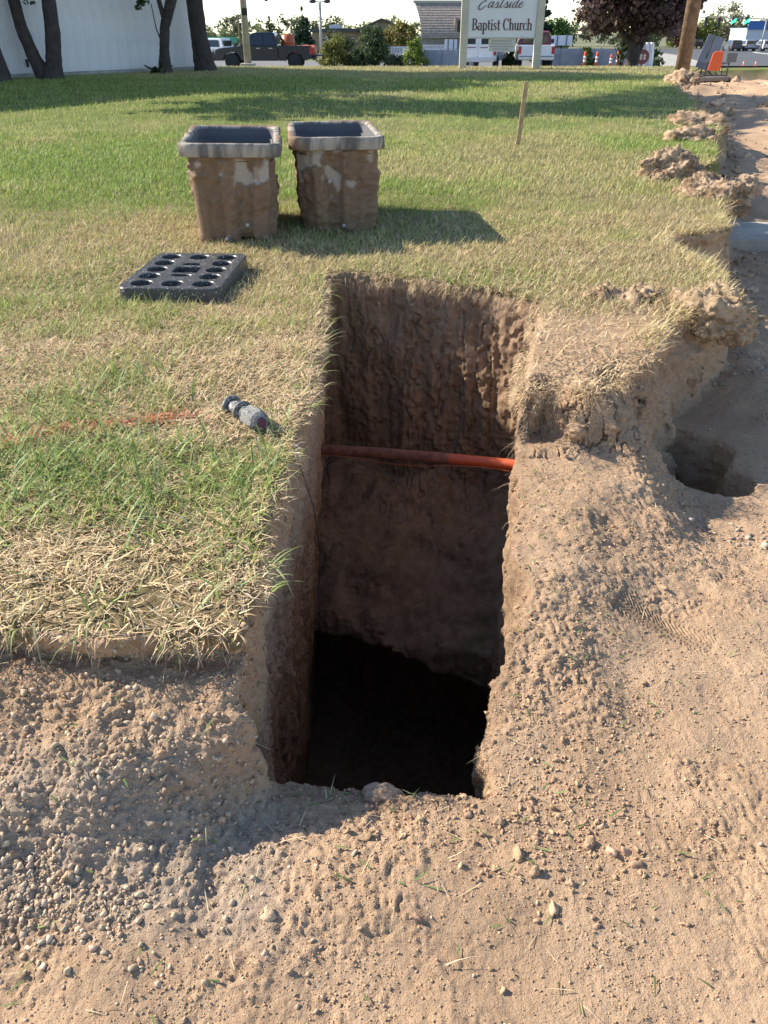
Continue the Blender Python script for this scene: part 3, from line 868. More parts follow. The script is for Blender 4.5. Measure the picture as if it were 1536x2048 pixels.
# cut stems and blades lying on the dirt
w = (.3 + near_rim) * ss(.6, .8, fn[:, 2]) * ss(2.6, 2.0, cy_)
pos, nrm = sample(520, w)
n = len(pos); gr = rng.rand(n) < .3
col = np.where(gr[:, None], vary(mixc((.10, .15, .05), (.20, .26, .09), rng.rand(n)), .2), vary(mixc(STRAW, (.45, .33, .2), rng.rand(n)), .2))
lit = Bag(); lit.add(*blades(pos[:, 0], pos[:, 1], pos[:, 2] + .005, np.where(gr, rng.uniform(.015, .04, n), rng.uniform(.02, .07, n)), np.where(gr, .0035, .0015), rng.normal(.05, .12, n), rng.uniform(0, 6.28, n), rng.normal(.1, .3, n), col, 3))
o = lit.build('grass_litter', M_STRAW); tag(o, 'cut stems and blades lying scattered on the bare dirt', kind='stuff')
# ------------------------------------------------------------------ the two mud-caked meter boxes
M_BOX = attr_mat('muddy_plastic', rough=.8, spec=.25, bump=.004, bscale=70)
def rrect(w, d, r, n=7, m=10):
    """closed rounded rectangle, counter-clockwise, evenly enough spaced"""
    pts = []
    for cx, cy, a0 in ((w / 2 - r, -d / 2 + r, -90), (w / 2 - r, d / 2 - r, 0), (-w / 2 + r, d / 2 - r, 90), (-w / 2 + r, -d / 2 + r, 180)):
        for k in range(n):
            a = math.radians(a0 + 90 * k / (n - 1))
            pts.append((cx + r * math.cos(a), cy + r * math.sin(a)))
    pts = np.array(pts); nxt = np.roll(pts, -1, 0); out = []
    for p, q in zip(pts, nxt):
        L = np.hypot(*(q - p)); k = max(1, int(L / .009))
        for i in range(k): out.append(p + (q - p) * i / k)
    return np.array(out)
def loft(loops, close_bottom=False, close_top=False):
    n = len(loops[0]); v = np.concatenate(loops); fs = []
    k = np.arange(n)
    for i in range(len(loops) - 1):
        fs.append(np.stack([i * n + k, i * n + (k + 1) % n, (i + 1) * n + (k + 1) % n, (i + 1) * n + k], 1))
    return v, np.concatenate(fs)
def meter_box(label, loc, rotz, tilt, seed, notch):
    t = thing('meter_box', label, 'meter box', loc, rotz, 'upturned meter boxes on the lawn')
    t.rotation_euler = (tilt[0], tilt[1], rotz)
    base = rrect(.42, .80, .055); P = base / np.array([.42, .80])
    n = len(P)
    ang = np.arctan2(base[:, 1], base[:, 0])
    per = np.r_[0, np.cumsum(np.hypot(*np.diff(base, axis=0).T))]
    nrm = np.roll(base, -1, 0) - np.roll(base, 1, 0); nrm = np.stack([nrm[:, 1], -nrm[:, 0]], 1); nrm /= np.linalg.norm(nrm, axis=1)[:, None]
    rib = .013 * np.clip(np.sin(per / per[-1] * 2 * math.pi * 14 + seed), -.4, .4) / .4
    # body: outer skin from ground to collar, then back down inside
    zs = np.r_[np.linspace(0, .425, 56)]
    loops = []; info = []
    for z in zs:
        w, d = .362 + .058 * z / .425, .74 + .07 * z / .425
        b = P * np.array([w, d])
        o = rib * ss(.42, .39, z) * ss(.0, .02, z)
        mud = fbm(b[:, 0] + seed, b[:, 1], z * np.ones(n), 8, 4)
        thick = ss(.0, .28, mud + .35 * ss(.3, .08, z))
        o = o + .014 * thick * (.8 + .8 * fbm(b[:, 0], b[:, 1], z * np.ones(n) + seed, 32, 3)) + .004 * np.abs(n3(b[:, 0] * 90, b[:, 1] * 90, z * 90)) * thick
        zz = np.full(n, z)
        if notch is not None:
            hx = np.abs(b[:, 0] - notch); arch = (b[:, 1] < 0) & (hx < .045)
            zz = np.where(arch, np.maximum(zz, .055 * np.sqrt(np.clip(1 - (hx / .045) ** 2, 0, 1))), zz)
        b = b + nrm * o[:, None]
        loops.append(np.c_[b, zz]); info.append((mud, thick))
    inner = []
    for z in np.linspace(.425, .03, 14):
        w, d = .332 + .068 * z / .425, .71 + .07 * z / .425
        inner.append(np.c_[P * np.array([w, d]), np.full(n, z)])
    v, q = loft(loops + inner)
    col = np.zeros((len(v), 3), f4)
    i = 0
    brown, dark, pale, wet = np.array((.225, .148, .094)), np.array((.13, .082, .052)), np.array((.40, .345, .29)), np.array((.24, .16, .10))
    for (mud, thick), lp in zip(info, loops):
        film = ss(.10, -.10, fbm(lp[:, 0] * 1.0 + seed, lp[:, 1], lp[:, 2] * .55, 9, 4) + .72 - 1.1 * ss(.08, .36, lp[:, 2]) * 1.0)
        film = film * (1 - ss(.35, .6, thick))
        sp = np.clip(ss(.1, .5, n3(lp[:, 0] * 70, lp[:, 1] * 70, lp[:, 2] * 70)) + .8 * ss(.1, .5, fbm(lp[:, 0] + 3, lp[:, 1], lp[:, 2] * .6, 14, 3)), 0, 1)
        c = brown[None] * (1 - sp[:, None] * .4) + (dark * .4)[None] * sp[:, None]
        c = c * (1 - film[:, None]) + pale[None] * film[:, None]
        col[i:i + n] = c; i += n
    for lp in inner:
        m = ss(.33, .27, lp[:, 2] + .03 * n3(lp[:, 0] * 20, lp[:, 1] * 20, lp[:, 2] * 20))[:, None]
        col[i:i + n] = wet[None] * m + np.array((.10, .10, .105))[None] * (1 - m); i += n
    np_mesh('body', v, q, M_BOX, True, col, 'col', t)
    # collar: the stepped rim band
    prof = [(.440, .815, .421), (.496, .872, .424), (.503, .880, .430), (.503, .880, .474), (.497, .873, .484), (.485, .861, .487), (.452, .828, .487), (.436, .812, .483), (.428, .804, .47), (.415, .79, .40), (.405, .785, .425)]
    CP = rrect(.5, .88, .06); CP = CP / np.array([.5, .88])
    lps = []
    cols = []
    for k_, (w, d, z) in enumerate(prof):
        b = CP * np.array([w, d])
        mud = fbm(b[:, 0] + seed * 2, b[:, 1], z * np.ones(len(b)), 7, 4)
        th = ss(-.05, .45, mud) * (1 if 0 < k_ < 7 else 0)
        b2 = b * (1 + .03 * th[:, None])
        lps.append(np.c_[b2, z + .004 * th])
        a = ss(-.5, .4, n3(b[:, 0] * 24, b[:, 1] * 24, z * 12 + seed) + .7 * n3(b[:, 0] * 90, b[:, 1] * 90, z * 25 + seed))[:, None]
        c = np.array((.13, .12, .11))[None] * (1 - a) + np.array((.40, .35, .29))[None] * a
        c = c * (1 - th[:, None]) + brown[None] * th[:, None]
        if k_ >= 8: c = np.tile(np.array((.11, .11, .115)), (len(b), 1))
        cols.append(c)
    v, q = loft(lps)
    np_mesh('collar', v, q, M_BOX, True, np.concatenate(cols), 'col', t)
    # trampled mud lying inside
    gx, gy = np.meshgrid(np.linspace(-.165, .165, 24), np.linspace(-.35, .35, 40), indexing='ij')
    gz = .05 + .03 * fbm(gx + seed, gy, .4, 9, 3)
    v = np.stack([gx, gy, gz], -1).reshape(-1, 3); i, j = np.meshgrid(np.arange(23), np.arange(39), indexing='ij')
    q = np.stack([i * 40 + j, (i + 1) * 40 + j, (i + 1) * 40 + j + 1, i * 40 + j + 1], -1).reshape(-1, 4)
    np_mesh('mud', v, q, M_BOX, True, np.tile(np.array((.17, .11, .07)), (len(v), 1)), 'col', t)
    # bolts on the front skin
    for bx, bz in ((.02, .04), (-.05, .27)) if notch is None else ((-.05, .03), (.06, .10)):
        m = MB(); m.lathe([(.002, 0), (.010, .001), (.010, .006), (.006, .010), (.001, .011)], 10, Matrix.Translation((bx, -.405 - .002, bz)) @ Matrix.Rotation(math.pi / 2, 4, 'X'))
        m.build('bolt', simple_bolt, t, True)
    return t
simple_bolt = simple_mat('bolt_grey', (.4, .38, .35), .6)
meter_box('mud-caked plastic meter box with a notch at its foot, nearer the tray', (-.824, 4.60, .0), math.radians(7), (0, math.radians(1.2)), 1.7, .06)
meter_box('mud-streaked plastic meter box standing on the lawn behind the trench end', (-.29, 4.88, .0), math.radians(6.5), (0, 0), 4.9, None)

# ------------------------------------------------------------------ perforated lid lying in the grass
def speckle_mat(name, base, dots, scale, thr, rough=.6):
    m, nt, b = new_mat(name)
    tc = nt.nodes.new('ShaderNodeTexCoord'); nz = nt.nodes.new('ShaderNodeTexNoise')
    nz.inputs['Scale'].default_value = scale; nz.inputs['Detail'].default_value = 3
    nt.links.new(tc.outputs['Object'], nz.inputs['Vector'])
    r = nt.nodes.new('ShaderNodeMapRange'); r.inputs['From Min'].default_value = thr; r.inputs['From Max'].default_value = thr + .03
    nt.links.new(nz.outputs['Fac'], r.inputs['Value'])
    mx = nt.nodes.new('ShaderNodeMix'); mx.data_type = 'RGBA'
    mx.inputs['A'].default_value = (*base, 1); mx.inputs['B'].default_value = (*dots, 1)
    nt.links.new(r.outputs['Result'], mx.inputs['Factor']); nt.links.new(mx.outputs['Result'], b.inputs['Base Color'])
    b.inputs['Roughness'].default_value = rough
    bp = nt.nodes.new('ShaderNodeBump'); bp.inputs['Distance'].default_value = .001; bp.inputs['Strength'].default_value = .4
    nt.links.new(nz.outputs['Fac'], bp.inputs['Height']); nt.links.new(bp.outputs['Normal'], b.inputs['Normal'])
    return m
M_LID = speckle_mat('dark_lid_plastic', (.062, .062, .063), (.6, .58, .55), 130, .64, .38)
def lid():
    t = thing('box_lid', 'dark grey perforated plastic box lid lying flat in the grass', 'lid', (TRAY_C[0], TRAY_C[1], .004), TRAY_ROT)
    W, D, H = .425, .60, .058
    cw, cd = .131, .111
    m = MB()
    def sq(k, n, hw, hd):
        a = 2 * math.pi * k / n + math.pi / n * 0
        c, s = math.cos(a), math.sin(a); f = 1 / max(abs(c) / 1, abs(s) / 1)
        return (c * f * hw, s * f * hd)
    n = 24
    for i in range(3):
        for j in range(5):
            cx, cy = (i - 1) * cw, (j - 2) * cd
            rx, ry = .044, .044
            if i == 1 and j == 2: rx, ry = None, None
            elif i == 1 and j in (1, 3): rx, ry = .044, .020
            vs_, fs = [], []
            for k in range(n):
                sx, sy = sq(k, n, cw / 2, cd / 2)
                if rx is None:
                    px_, py_ = sq(k, n, .054, .050)
                else:
                    a = 2 * math.pi * k / n; px_, py_ = rx * math.cos(a), ry * math.sin(a) + (0 if ry > .03 else (.018 if j == 1 else -.018))
                vs_ += [(cx + sx, cy + sy, H), (cx + px_ * 1.06, cy + py_ * 1.06, H), (cx + px_, cy + py_, H - .003), (cx + px_ * .96, cy + py_ * .96, .006)]
            for k in range(n):
                a, b = 4 * k, 4 * ((k + 1) % n)
                for q in range(3): fs.append((a + q, b + q, b + q + 1, a + q + 1))
            vs_.append((cx, cy, .006)); c0 = len(vs_) - 1
            for k in range(n): fs.append((4 * k + 3, 4 * ((k + 1) % n) + 3, c0))
            m.add(vs_, fs)
    # outer frame and skirt
    o = rrect(W, D, .045, 8); inn = []
    hw, hd = cw * 1.5, cd * 2.5
    vs_, fs = [], []
    for p in o:
        vs_ += [(max(-hw, min(hw, p[0])), max(-hd, min(hd, p[1])), H), (p[0] * .985, p[1] * .99, H), (p[0], p[1], H - .005), (p[0] * 1.01, p[1] * 1.006, .0)]
    n = len(o)
    for k in range(n):
        a, b = 4 * k, 4 * ((k + 1) % n)
        for q in range(3): fs.append((a + q, b + q, b + q + 1, a + q + 1))
    m.add(vs_, fs)
    me = m.build('slab', M_LID, t)
    # pull strap bar inside the square opening
    MB().box(-.050, .050, -.006, .006, .02, .030).build('grip_bar', M_LID, t, bevel=.002)
lid()

# ------------------------------------------------------------------ turned plug lying at the trench edge
def plug():
    A = Vector((-.446, 2.07, .029)); B = Vector((-.325, 1.925, .034))
    ax = (B - A).normalized()
    t = thing('pipe_plug', 'short grey flanged plug with a faceted head lying beside the trench', 'plug', A)
    rot = ax.to_track_quat('Z', 'Y').to_matrix().to_4x4()
    M = rot @ Matrix.Scale(.68, 4)
    g = speckle_mat('plug_rubber', (.13, .128, .125), (.38, .36, .33), 90, .56, .7)
    w = speckle_mat('plug_chipped_paint', (.25, .24, .225), (.10, .098, .095), 150, .53, .75)
    pk = simple_mat('pink_paint', (.22, .07, .13), .7, noise=.6, nscale=60)
    MB().lathe([(.036, 0), (.044, .002), (.046, .008), (.042, .014), (.030, .016)], 28, M).build('end_flange', g, t, True)
    MB().lathe([(.029, .014), (.027, .05), (.029, .09)], 24, M).build('shaft', g, t, True)
    MB().lathe([(.030, .086), (.045, .090), (.047, .097), (.043, .104), (.030, .106)], 28, M).build('collar', g, t, True)
    MB().lathe([(.030, .104), (.032, .135)], 24, M).build('neck', g, t, True)
    # faceted head: hexagonal, waisted, with a raised end face
    vs_, fs = [], []
    prof = [(.034, .132), (.046, .145), (.050, .20), (.047, .228), (.034, .246)]
    for r_, z_ in prof:
        for k in range(6):
            a = math.radians(60 * k + 15); vs_.append(M @ Vector((r_ * math.cos(a), r_ * math.sin(a), z_)))
    for i in range(len(prof) - 1):
        for k in range(6): fs.append((i * 6 + k, i * 6 + (k + 1) % 6, (i + 1) * 6 + (k + 1) % 6, (i + 1) * 6 + k))
    fs += [tuple(range(6)), tuple(range(24, 30))]
    MB().add(vs_, fs).build('head', w, t, bevel=.003)
    MB().lathe([(.024, .2463), (.024, .249), (.018, .252), (.006, .2525)], 6, M @ Matrix.Rotation(math.radians(15), 4, 'Z')).build('end_face', pk, t)
plug()

# ------------------------------------------------------------------ services crossing the trench
M_ORANGE = simple_mat('orange_conduit', (.62, .115, .035), .45, noise=.25, nscale=6)
def sagging(p, q, n, sag, wob=0.0):
    p, q = Vector(p), Vector(q); out = []
    for i in range(n + 1):
        t = i / n; v = p.lerp(q, t); v.z -= sag * 4 * t * (1 - t)
        v.z += wob * math.sin(t * 9); v.y += wob * math.cos(t * 7)
        out.append(v)
    return out
t = thing('conduit', 'orange plastic conduit crossing the trench from wall to wall', 'conduit', (0, 0, 0))
pp = sagging((-.40, 3.05, -.615), (.72, 2.66, -.515), 20, -.012)
MB().tube(pp, .0225, 20).build('pipe', M_ORANGE, t, True)
dm = simple_mat('conduit_dust', (.34, .13, .075), .9, noise=.4, nscale=40)
MB().tube([p for p in pp[:13]], .0229, 20, False).build('dusty_stretch', dm, t, True)['label'] = 'conduit stretch dulled by a film of brown dust'
w = thing('tracer_wire', 'thin orange tracer wire hung along the conduit', 'wire', (0, 0, 0))
wp = [p + Vector((0, -.032, -.020 + .012 * math.sin(i * .55))) for i, p in enumerate(pp)]
MB().tube(wp, .0018, 6).build('wire', simple_mat('wire_orange', (.55, .13, .04), .5), w, True)
w = thing('sprinkler_wire', 'thin dark wire hanging down the left trench wall', 'wire', (0, 0, 0))
hp = [(-.243, 1.90, -.05), (-.236, 1.97, -.15), (-.226, 2.12, -.36), (-.222, 2.2, -.58), (-.228, 2.12, -.72), (-.222, 2.12, -.95), (-.20, 2.2, -1.2), (-.14, 2.4, -1.55)]
MB().tube(hp, .0016, 6).build('wire', simple_mat('wire_dark', (.05, .035, .025), .6), w, True)
t = thing('marker_tag', 'small grey tag stuck in the turf at the trench edge', 'tag', (-.243, 1.915, -.045))
MB().box(-.006, .006, -.018, .018, -.022, .022).build('plate', simple_mat('tag_grey', (.42, .43, .44), .5, noise=.4, nscale=60), t, bevel=.002)
MB().box(.0062, .0085, -.012, .012, -.016, -.006).build('label_strip', simple_mat('tag_white', (.6, .6, .58), .6), t)

# ------------------------------------------------------------------ survey stake
t = thing('survey_stake', 'thin wooden survey stake driven into the lawn', 'stake', (1.295, 8.217, .0))
lean = Matrix.Rotation(math.radians(3.5), 4, 'Y')
m = MB(); m.box(-.021, .021, -.008, .008, -.05, .565, lean); m.build('lath', simple_mat('stake_wood', (.52, .36, .20), .8, noise=.35, nscale=30), t, bevel=.002)

# ------------------------------------------------------------------ overturned sod and lumps along the street edge
M_SOD = attr_mat('sod_soil', rough=.95, spec=.1, bump=.012, bscale=55)
def rough_lump(v, size, seed, amp):
    sz = np.array(size)
    r = 1 + .32 * fbm(v[:, 0] + seed, v[:, 1], v[:, 2], 1.4, 3)
    w = v * r[:, None] * sz
    nn = v / sz; nn /= np.linalg.norm(nn, axis=1)[:, None]
    a, b, c = w[:, 0] + seed, w[:, 1], w[:, 2]
    d = .030 * fbm(a, b, c, 9, 2) + .026 * np.abs(n3(a * 24, b * 24, c * 24)) + .016 * np.abs(n3(a * 52, b * 52, c * 52)) + .008 * n3(a * 95, b * 95, c * 95)
    return w + nn * d[:, None] * amp
def sod(name, label, cat, loc, size, rotz, seed, grass_n=0, group=None, col=((.20, .135, .085), (.46, .33, .22))):
    t = thing(name, label, cat, loc, rotz, group)
    bm = bmesh.new(); bmesh.ops.create_icosphere(bm, subdivisions=6 if size[0] * 5 > loc[1] * .17 else 5, radius=1.0)
    v = np.array([p.co[:] for p in bm.verts]); fcs = np.array([[p.index for p in f.verts] for f in bm.faces]); bm.free()
    w = rough_lump(v, size, seed, 1.0)
    k = ss(-.5, .6, fbm(v[:, 0], v[:, 1], v[:, 2] + seed, 5, 4, .8))
    c = mixc(col[0], col[1], k)
    np_mesh('soil_lump', w, fcs, M_SOD, True, c, 'col', t)
    if grass_n:
        i = rng.choice(len(v), grass_n); p = w[i]; nn = v[i]
        keep = (nn[:, 2] > .05) & (n3(p[:, 0] * 9 + seed, p[:, 1] * 9, p[:, 2] * 9) > -.15); p, nn = p[keep], nn[keep]; n = len(p)
        cc = vary(mixc((.50, .38, .22), (.36, .30, .14), rng.rand(n)), .2)
        b = Bag(); b.add(*blades(p[:, 0], p[:, 1], p[:, 2] - .004, rng.uniform(.015, .05, n), rng.uniform(.003, .005, n), np.arcsin(np.clip(nn[:, 2], -.6, .95)) + rng.normal(0, .4, n), np.arctan2(nn[:, 1], nn[:, 0]) + rng.normal(0, .5, n), rng.uniform(.1, 1.4, n), cc, 3))
        o = b.build('turf', M_STRAW); o.parent = t; o['kind'] = 'stuff'
    return t
GS = 'sod lumps along the torn lawn edge'
sod('sod_lump', 'large overturned brown sod lump at the lawn edge', 'sod lump', (2.22, 6.45, .02), (.27, .17, .15), .3, 1.1, 900, GS)
sod('sod_lump', 'grassy sod lump drooping over the bank beside the overturned one', 'sod lump', (2.26, 5.65, -.04), (.26, .24, .13), .5, 3.3, 1800, GS)
sod('sod_lump', 'shaggy straw-topped sod corner hanging over the street side', 'sod lump', (1.36, 3.12, -.04), (.17, .19, .085), .9, 5.7, 1500, GS, ((.27, .19, .12), (.42, .31, .2)))
sod('sod_lump', 'crumbled brown sod lump with torn roots on the soil spur', 'sod lump', (1.02, 3.28, -.015), (.16, .12, .022), .2, 7.1, 2200, GS)
sod('sod_lump', 'dark sod lump in the tree shade at the lawn edge', 'sod lump', (3.75, 10.3, .0), (.34, .3, .13), .2, 9.4, 900, GS)
sod('sod_lump', 'far brown soil lump before the utility pole', 'sod lump', (6.0, 17.6, .06), (.30, .4, .2), .2, 12.4, 700, GS)
sod('sod_lump', 'small brown sod lump between the shaded ones', 'sod lump', (3.12, 8.7, .0), (.24, .2, .11), .2, 14.0, 800, GS)
sod('soil_boulder', 'rounded tan soil boulder on the street-side ground', 'soil lump', (3.2, 7.35, -.24), (.14, .13, .13), .2, 16.0, 0, None, ((.34, .25, .17), (.46, .34, .24)))
t = thing('soil_lump', 'cracked pale soil lump on the trench rim', 'soil lump', (-.005, .966, -.300))
bm = bmesh.new(); bmesh.ops.create_icosphere(bm, subdivisions=5, radius=1.0)
v = np.array([p.co[:] for p in bm.verts]); fcs = np.array([[p.index for p in f.verts] for f in bm.faces]); bm.free()
np_mesh('lump', rough_lump(v, (.045, .022, .024), 3.3, .30), fcs, M_SOD, True, mixc((.30, .20, .13), (.42, .29, .195), ss(-.4, .4, n3(v[:, 0] * 4, v[:, 1] * 4, v[:, 2] * 4))), 'col', t)
# concrete slab of the old pavement, laid bare
t = thing('concrete_slab', 'pale concrete pavement slab laid bare beside the bank', 'slab', (3.35, 6.12, -.36))
MB().box(-.95, 1.6, -.30, .32, -.08, .03).build('slab', simple_mat('concrete', (.47, .41, .34), .9, noise=.3, nscale=5, bump=.01), t, bevel=.012)
# ------------------------------------------------------------------ vehicles
M_TYRE = simple_mat('tyre_rubber', (.025, .025, .026), .85)
M_RIM = simple_mat('rim_dark', (.06, .06, .065), .4, .6)
M_RIMS = simple_mat('rim_silver', (.55, .55, .56), .35, .8)
M_GLASS = simple_mat('vehicle_glass', (.025, .03, .035), .08, 0, spec=.8)
M_CHROME = simple_mat('bumper_chrome', (.62, .62, .63), .3, .8)
M_BLACKP = simple_mat('black_trim', (.03, .03, .032), .6)
M_TAIL = simple_mat('tail_lamp_red', (.45, .03, .03), .25)
M_HEAD = simple_mat('head_lamp_clear', (.7, .7, .7), .15)
M_PLATE = simple_mat('number_plate', (.6, .6, .66), .5)
def car_paint(name, col, dirt=(.3, .25, .2), rough=.3):
    m, nt, b = new_mat(name)
    tc = nt.nodes.new('ShaderNodeTexCoord'); nz = nt.nodes.new('ShaderNodeTexNoise'); nz.inputs['Scale'].default_value = 3
    nt.links.new(tc.outputs['Object'], nz.inputs['Vector'])
    mx = nt.nodes.new('ShaderNodeMix'); mx.data_type = 'RGBA'
    mx.inputs['A'].default_value = (*col, 1); mx.inputs['B'].default_value = (*dirt, 1)
    r = nt.nodes.new('ShaderNodeMapRange'); r.inputs['From Min'].default_value = .5; r.inputs['From Max'].default_value = .9; r.inputs['To Max'].default_value = .35
    nt.links.new(nz.outputs['Fac'], r.inputs['Value']); nt.links.new(r.outputs['Result'], mx.inputs['Factor'])
    nt.links.new(mx.outputs['Result'], b.inputs['Base Color'])
    b.inputs['Roughness'].default_value = rough; b.inputs['Coat Weight'].default_value = .4
    return m
def wheel(parent, x, y, r, w, rim):
    M = Matrix.Translation((x, y, r)) @ Matrix.Rotation(math.pi / 2, 4, 'X')
    t = MB().lathe([(r * .6, -w / 2), (r * .9, -w / 2), (r, -w * .32), (r, w * .32), (r * .9, w / 2), (r * .6, w / 2)], 28, M).build('tyre', M_TYRE, None, True)
    e = bpy.data.objects.new('wheel', None); link(e, parent); t.parent = e
    s = 1 if y > 0 else -1
    m = MB(); m.lathe([(r * .62, -.01), (r * .62, .01), (r * .5, .02), (.02, .02)], 24, Matrix.Translation((x, y - s * (w / 2 - .03), r)) @ Matrix.Rotation(math.pi / 2 * (1 if s < 0 else -1), 4, 'X'))
    for k in range(6):
        a = k * math.pi / 3
        m.box(-.03, .03, -.035, .0, .06, r * .58, Matrix.Translation((x, y + s * (w / 2 - .012) + (.035 if s < 0 else 0), r)) @ Matrix.Rotation(a, 4, 'Y'))
    m.build('rim', rim, e)
def arch(cx, r, z0, n=9):
    return [(cx + r * math.cos(a), max(z0, .42 + r * math.sin(a))) for a in [math.pi * k / (n - 1) for k in range(n)]]
def pickup(name, label, loc, rotz, paint, cab_paint=None, rim=M_RIM, tail_open=False, lift=0.0, bumper=M_CHROME, group=None):
    t = thing(name, label, 'pickup truck', loc, rotz, group)
    W = 1.98; h = W / 2; r = .43
    cab_paint = cab_paint or paint
    low = .46
    # front half of the body with its wheel arch (front is +x)
    poly = [(-.86, low), (-.86, 1.23), (1.30, 1.23), (1.5, 1.20), (2.62, 1.10), (2.84, 1.0), (2.90, .80), (2.86, .52)]
    poly += [(2.42, low)] + arch(1.88, .52, low) [1:-1] + [(1.34, low)]
    MB().prism(poly, -h, h).build('body', paint, t, bevel=.045)
    for s in (-1, 1):
        side = [(-.90, low), (-.90, 1.23), (-2.86, 1.23), (-2.90, 1.1), (-2.88, .56), (-2.42, low + .02)] + list(reversed(arch(-1.85, .52, low)))[1:-1] + [(-1.28, low)]
        MB().prism(side, s * h, s * (h - .09)).build('bed_side', paint, t, bevel=.02)
        MB().prism([(-1.85 + .57 * math.cos(a), .42 + .57 * math.sin(a)) for a in [math.pi * k / 10 for k in range(11)]] + [(-1.85 + .51 * math.cos(a), .42 + .51 * math.sin(a)) for a in [math.pi * k / 10 for k in range(10, -1, -1)]], s * (h + .015), s * (h - .03)).build('wheel_arch_trim', M_BLACKP, t)
    MB().box(-2.86, -.88, -h + .09, h - .09, .62, .70).build('bed_floor', M_BLACKP, t)
    if tail_open: MB().box(-3.42, -2.88, -h + .05, h - .05, .70, .78).build('tailgate', paint, t, bevel=.02)
    else:
        g = MB().box(-2.93, -2.84, -h + .03, h - .03, .70, 1.22).build('tailgate', paint, t, bevel=.02)
        MB().box(-2.945, -2.932, -.16, .16, 1.02, 1.10).build('handle', M_BLACKP, g)
    # cab
    def wz(z): return h * (1 - .20 * max(0, (z - 1.23) / .68))
    def fn(x, y, z): return (x, (1 if y > 0 else -1) * (wz(z) - .02), z)
    MB().prism([(-.86, 1.22), (-.70, 1.86), (-.55, 1.90), (.42, 1.90), (.60, 1.86), (1.36, 1.22)], -1, 1, fn).build('cab', cab_paint, t, bevel=.03)
    for s in (-1, 1):
        for quad in ([(-.70, 1.27), (-.60, 1.80), (-.08, 1.82), (-.08, 1.27)], [(.02, 1.27), (.02, 1.82), (.48, 1.80), (1.05, 1.30)]):
            v = [(x, s * (wz(z) - .008), z) for x, z in quad] + [(x, s * (wz(z) - .04), z) for x, z in quad]
            MB().add(v, [(0, 1, 2, 3), (7, 6, 5, 4), (0, 4, 5, 1), (1, 5, 6, 2), (2, 6, 7, 3), (3, 7, 4, 0)]).build('side_window', M_GLASS, t)
        for hx in (-.56, .18):
            MB().box(hx, hx + .2, s * (h + .002), s * (h + .03), 1.08, 1.12).build('door_handle', M_CHROME, t)
        MB().box(.92, 1.08, s * (h + .02), s * (h + .24), 1.28, 1.50).build('mirror', M_BLACKP, t, bevel=.03)
        MB().box(-2.90, -2.70, s * (h - .16) if s > 0 else s * (h + .012), s * (h + .012) if s > 0 else s * (h - .16), .80, 1.16).build('tail_lamp', M_TAIL, t, bevel=.01).location.x = -.045
        MB().box(2.70, 2.885, s * (h - .42) if s > 0 else s * (h - .02), s * (h - .02) if s > 0 else s * (h - .42), .80, 1.0).build('head_lamp', M_HEAD, t, bevel=.02)
    MB().box(-.868, -.80, -.70, .70, 1.30, 1.76, Matrix.Shear('XZ', 4, (.0, .0)) if False else None).build('rear_window', M_GLASS, t)
    wsv = [(1.30, -.86, 1.28), (1.30, .86, 1.28), (.63, .72, 1.84), (.63, -.72, 1.84)]
    MB().add([(x + .012, y, z + .012) for x, y, z in wsv] + [(x - .02, y, z - .02) for x, y, z in wsv], [(0, 1, 2, 3), (7, 6, 5, 4), (0, 4, 5, 1), (1, 5, 6, 2), (2, 6, 7, 3), (3, 7, 4, 0)]).build('windscreen', M_GLASS, t)
    MB().box(-3.06, -2.90, -h + .04, h - .04, .50, .68).build('rear_bumper', bumper, t, bevel=.03)
    MB().box(-3.075, -3.062, -.26, .26, .53, .66).build('number_plate', M_PLATE, t)
    MB().box(2.86, 3.0, -h + .04, h - .04, .48, .70).build('front_bumper', M_BLACKP, t, bevel=.03)
    MB().box(2.885, 2.925, -.55, .55, .74, .98).build('grille', M_BLACKP, t)
    for x in (1.88, -1.85):
        for s in (-1, 1): wheel(t, x, s * (h - .14), r, .27, rim)
    return t
def suv(label, loc, rotz, paint, group):
    t = thing('parked_car' if group is None else 'car', label, 'car', loc, rotz, group)
    W = 1.85; h = W / 2
    poly = [(-2.2, .35), (-2.28, .9), (-2.1, 1.0), (1.0, 1.0), (2.0, .88), (2.25, .7), (2.25, .4)] + arch(1.4, .42, .35)[1:-1] + [(.9, .35), (-.9, .35)] + arch(-1.4, .42, .35)[1:-1]
    MB().prism(poly, -h, h).build('body', paint, t, bevel=.05)
    def wz(z): return h * (1 - .2 * max(0, (z - 1.0) / .7))
    fn = lambda x, y, z: (x, (1 if y > 0 else -1) * (wz(z) - .02), z)
    MB().prism([(-2.15, .99), (-1.95, 1.66), (.1, 1.68), (.95, .99)], -1, 1, fn).build('cabin', paint, t, bevel=.04)
    MB().box(-2.135, -2.03, -.66, .66, 1.10, 1.52).build('rear_window', M_GLASS, t)
    MB().add([(.93, -.75, 1.05), (.93, .75, 1.05), (.20, .68, 1.63), (.20, -.68, 1.63)], [(0, 1, 2, 3)]).build('windscreen', M_GLASS, t)
    for s in (-1, 1):
        v = [(x, s * (wz(z) - .005), z) for x, z in ((-1.8, 1.06), (-1.7, 1.55), (.05, 1.56), (.6, 1.06))]
        MB().add(v, [(0, 1, 2, 3)]).build('side_window', M_GLASS, t)
        MB().box(-2.31, -2.2, s * .72 - .1, s * .72 + .1, .78, .98).build('tail_lamp', M_TAIL, t)
        for x in (1.4, -1.4): wheel(t, x, s * (h - .12), .36, .22, M_RIMS)
    MB().box(-2.33, -2.2, -h + .05, h - .05, .38, .58).build('rear_bumper', M_BLACKP, t)
    return t
P_BLACK = car_paint('paint_black', (.012, .015, .023), (.03, .03, .032), .3)
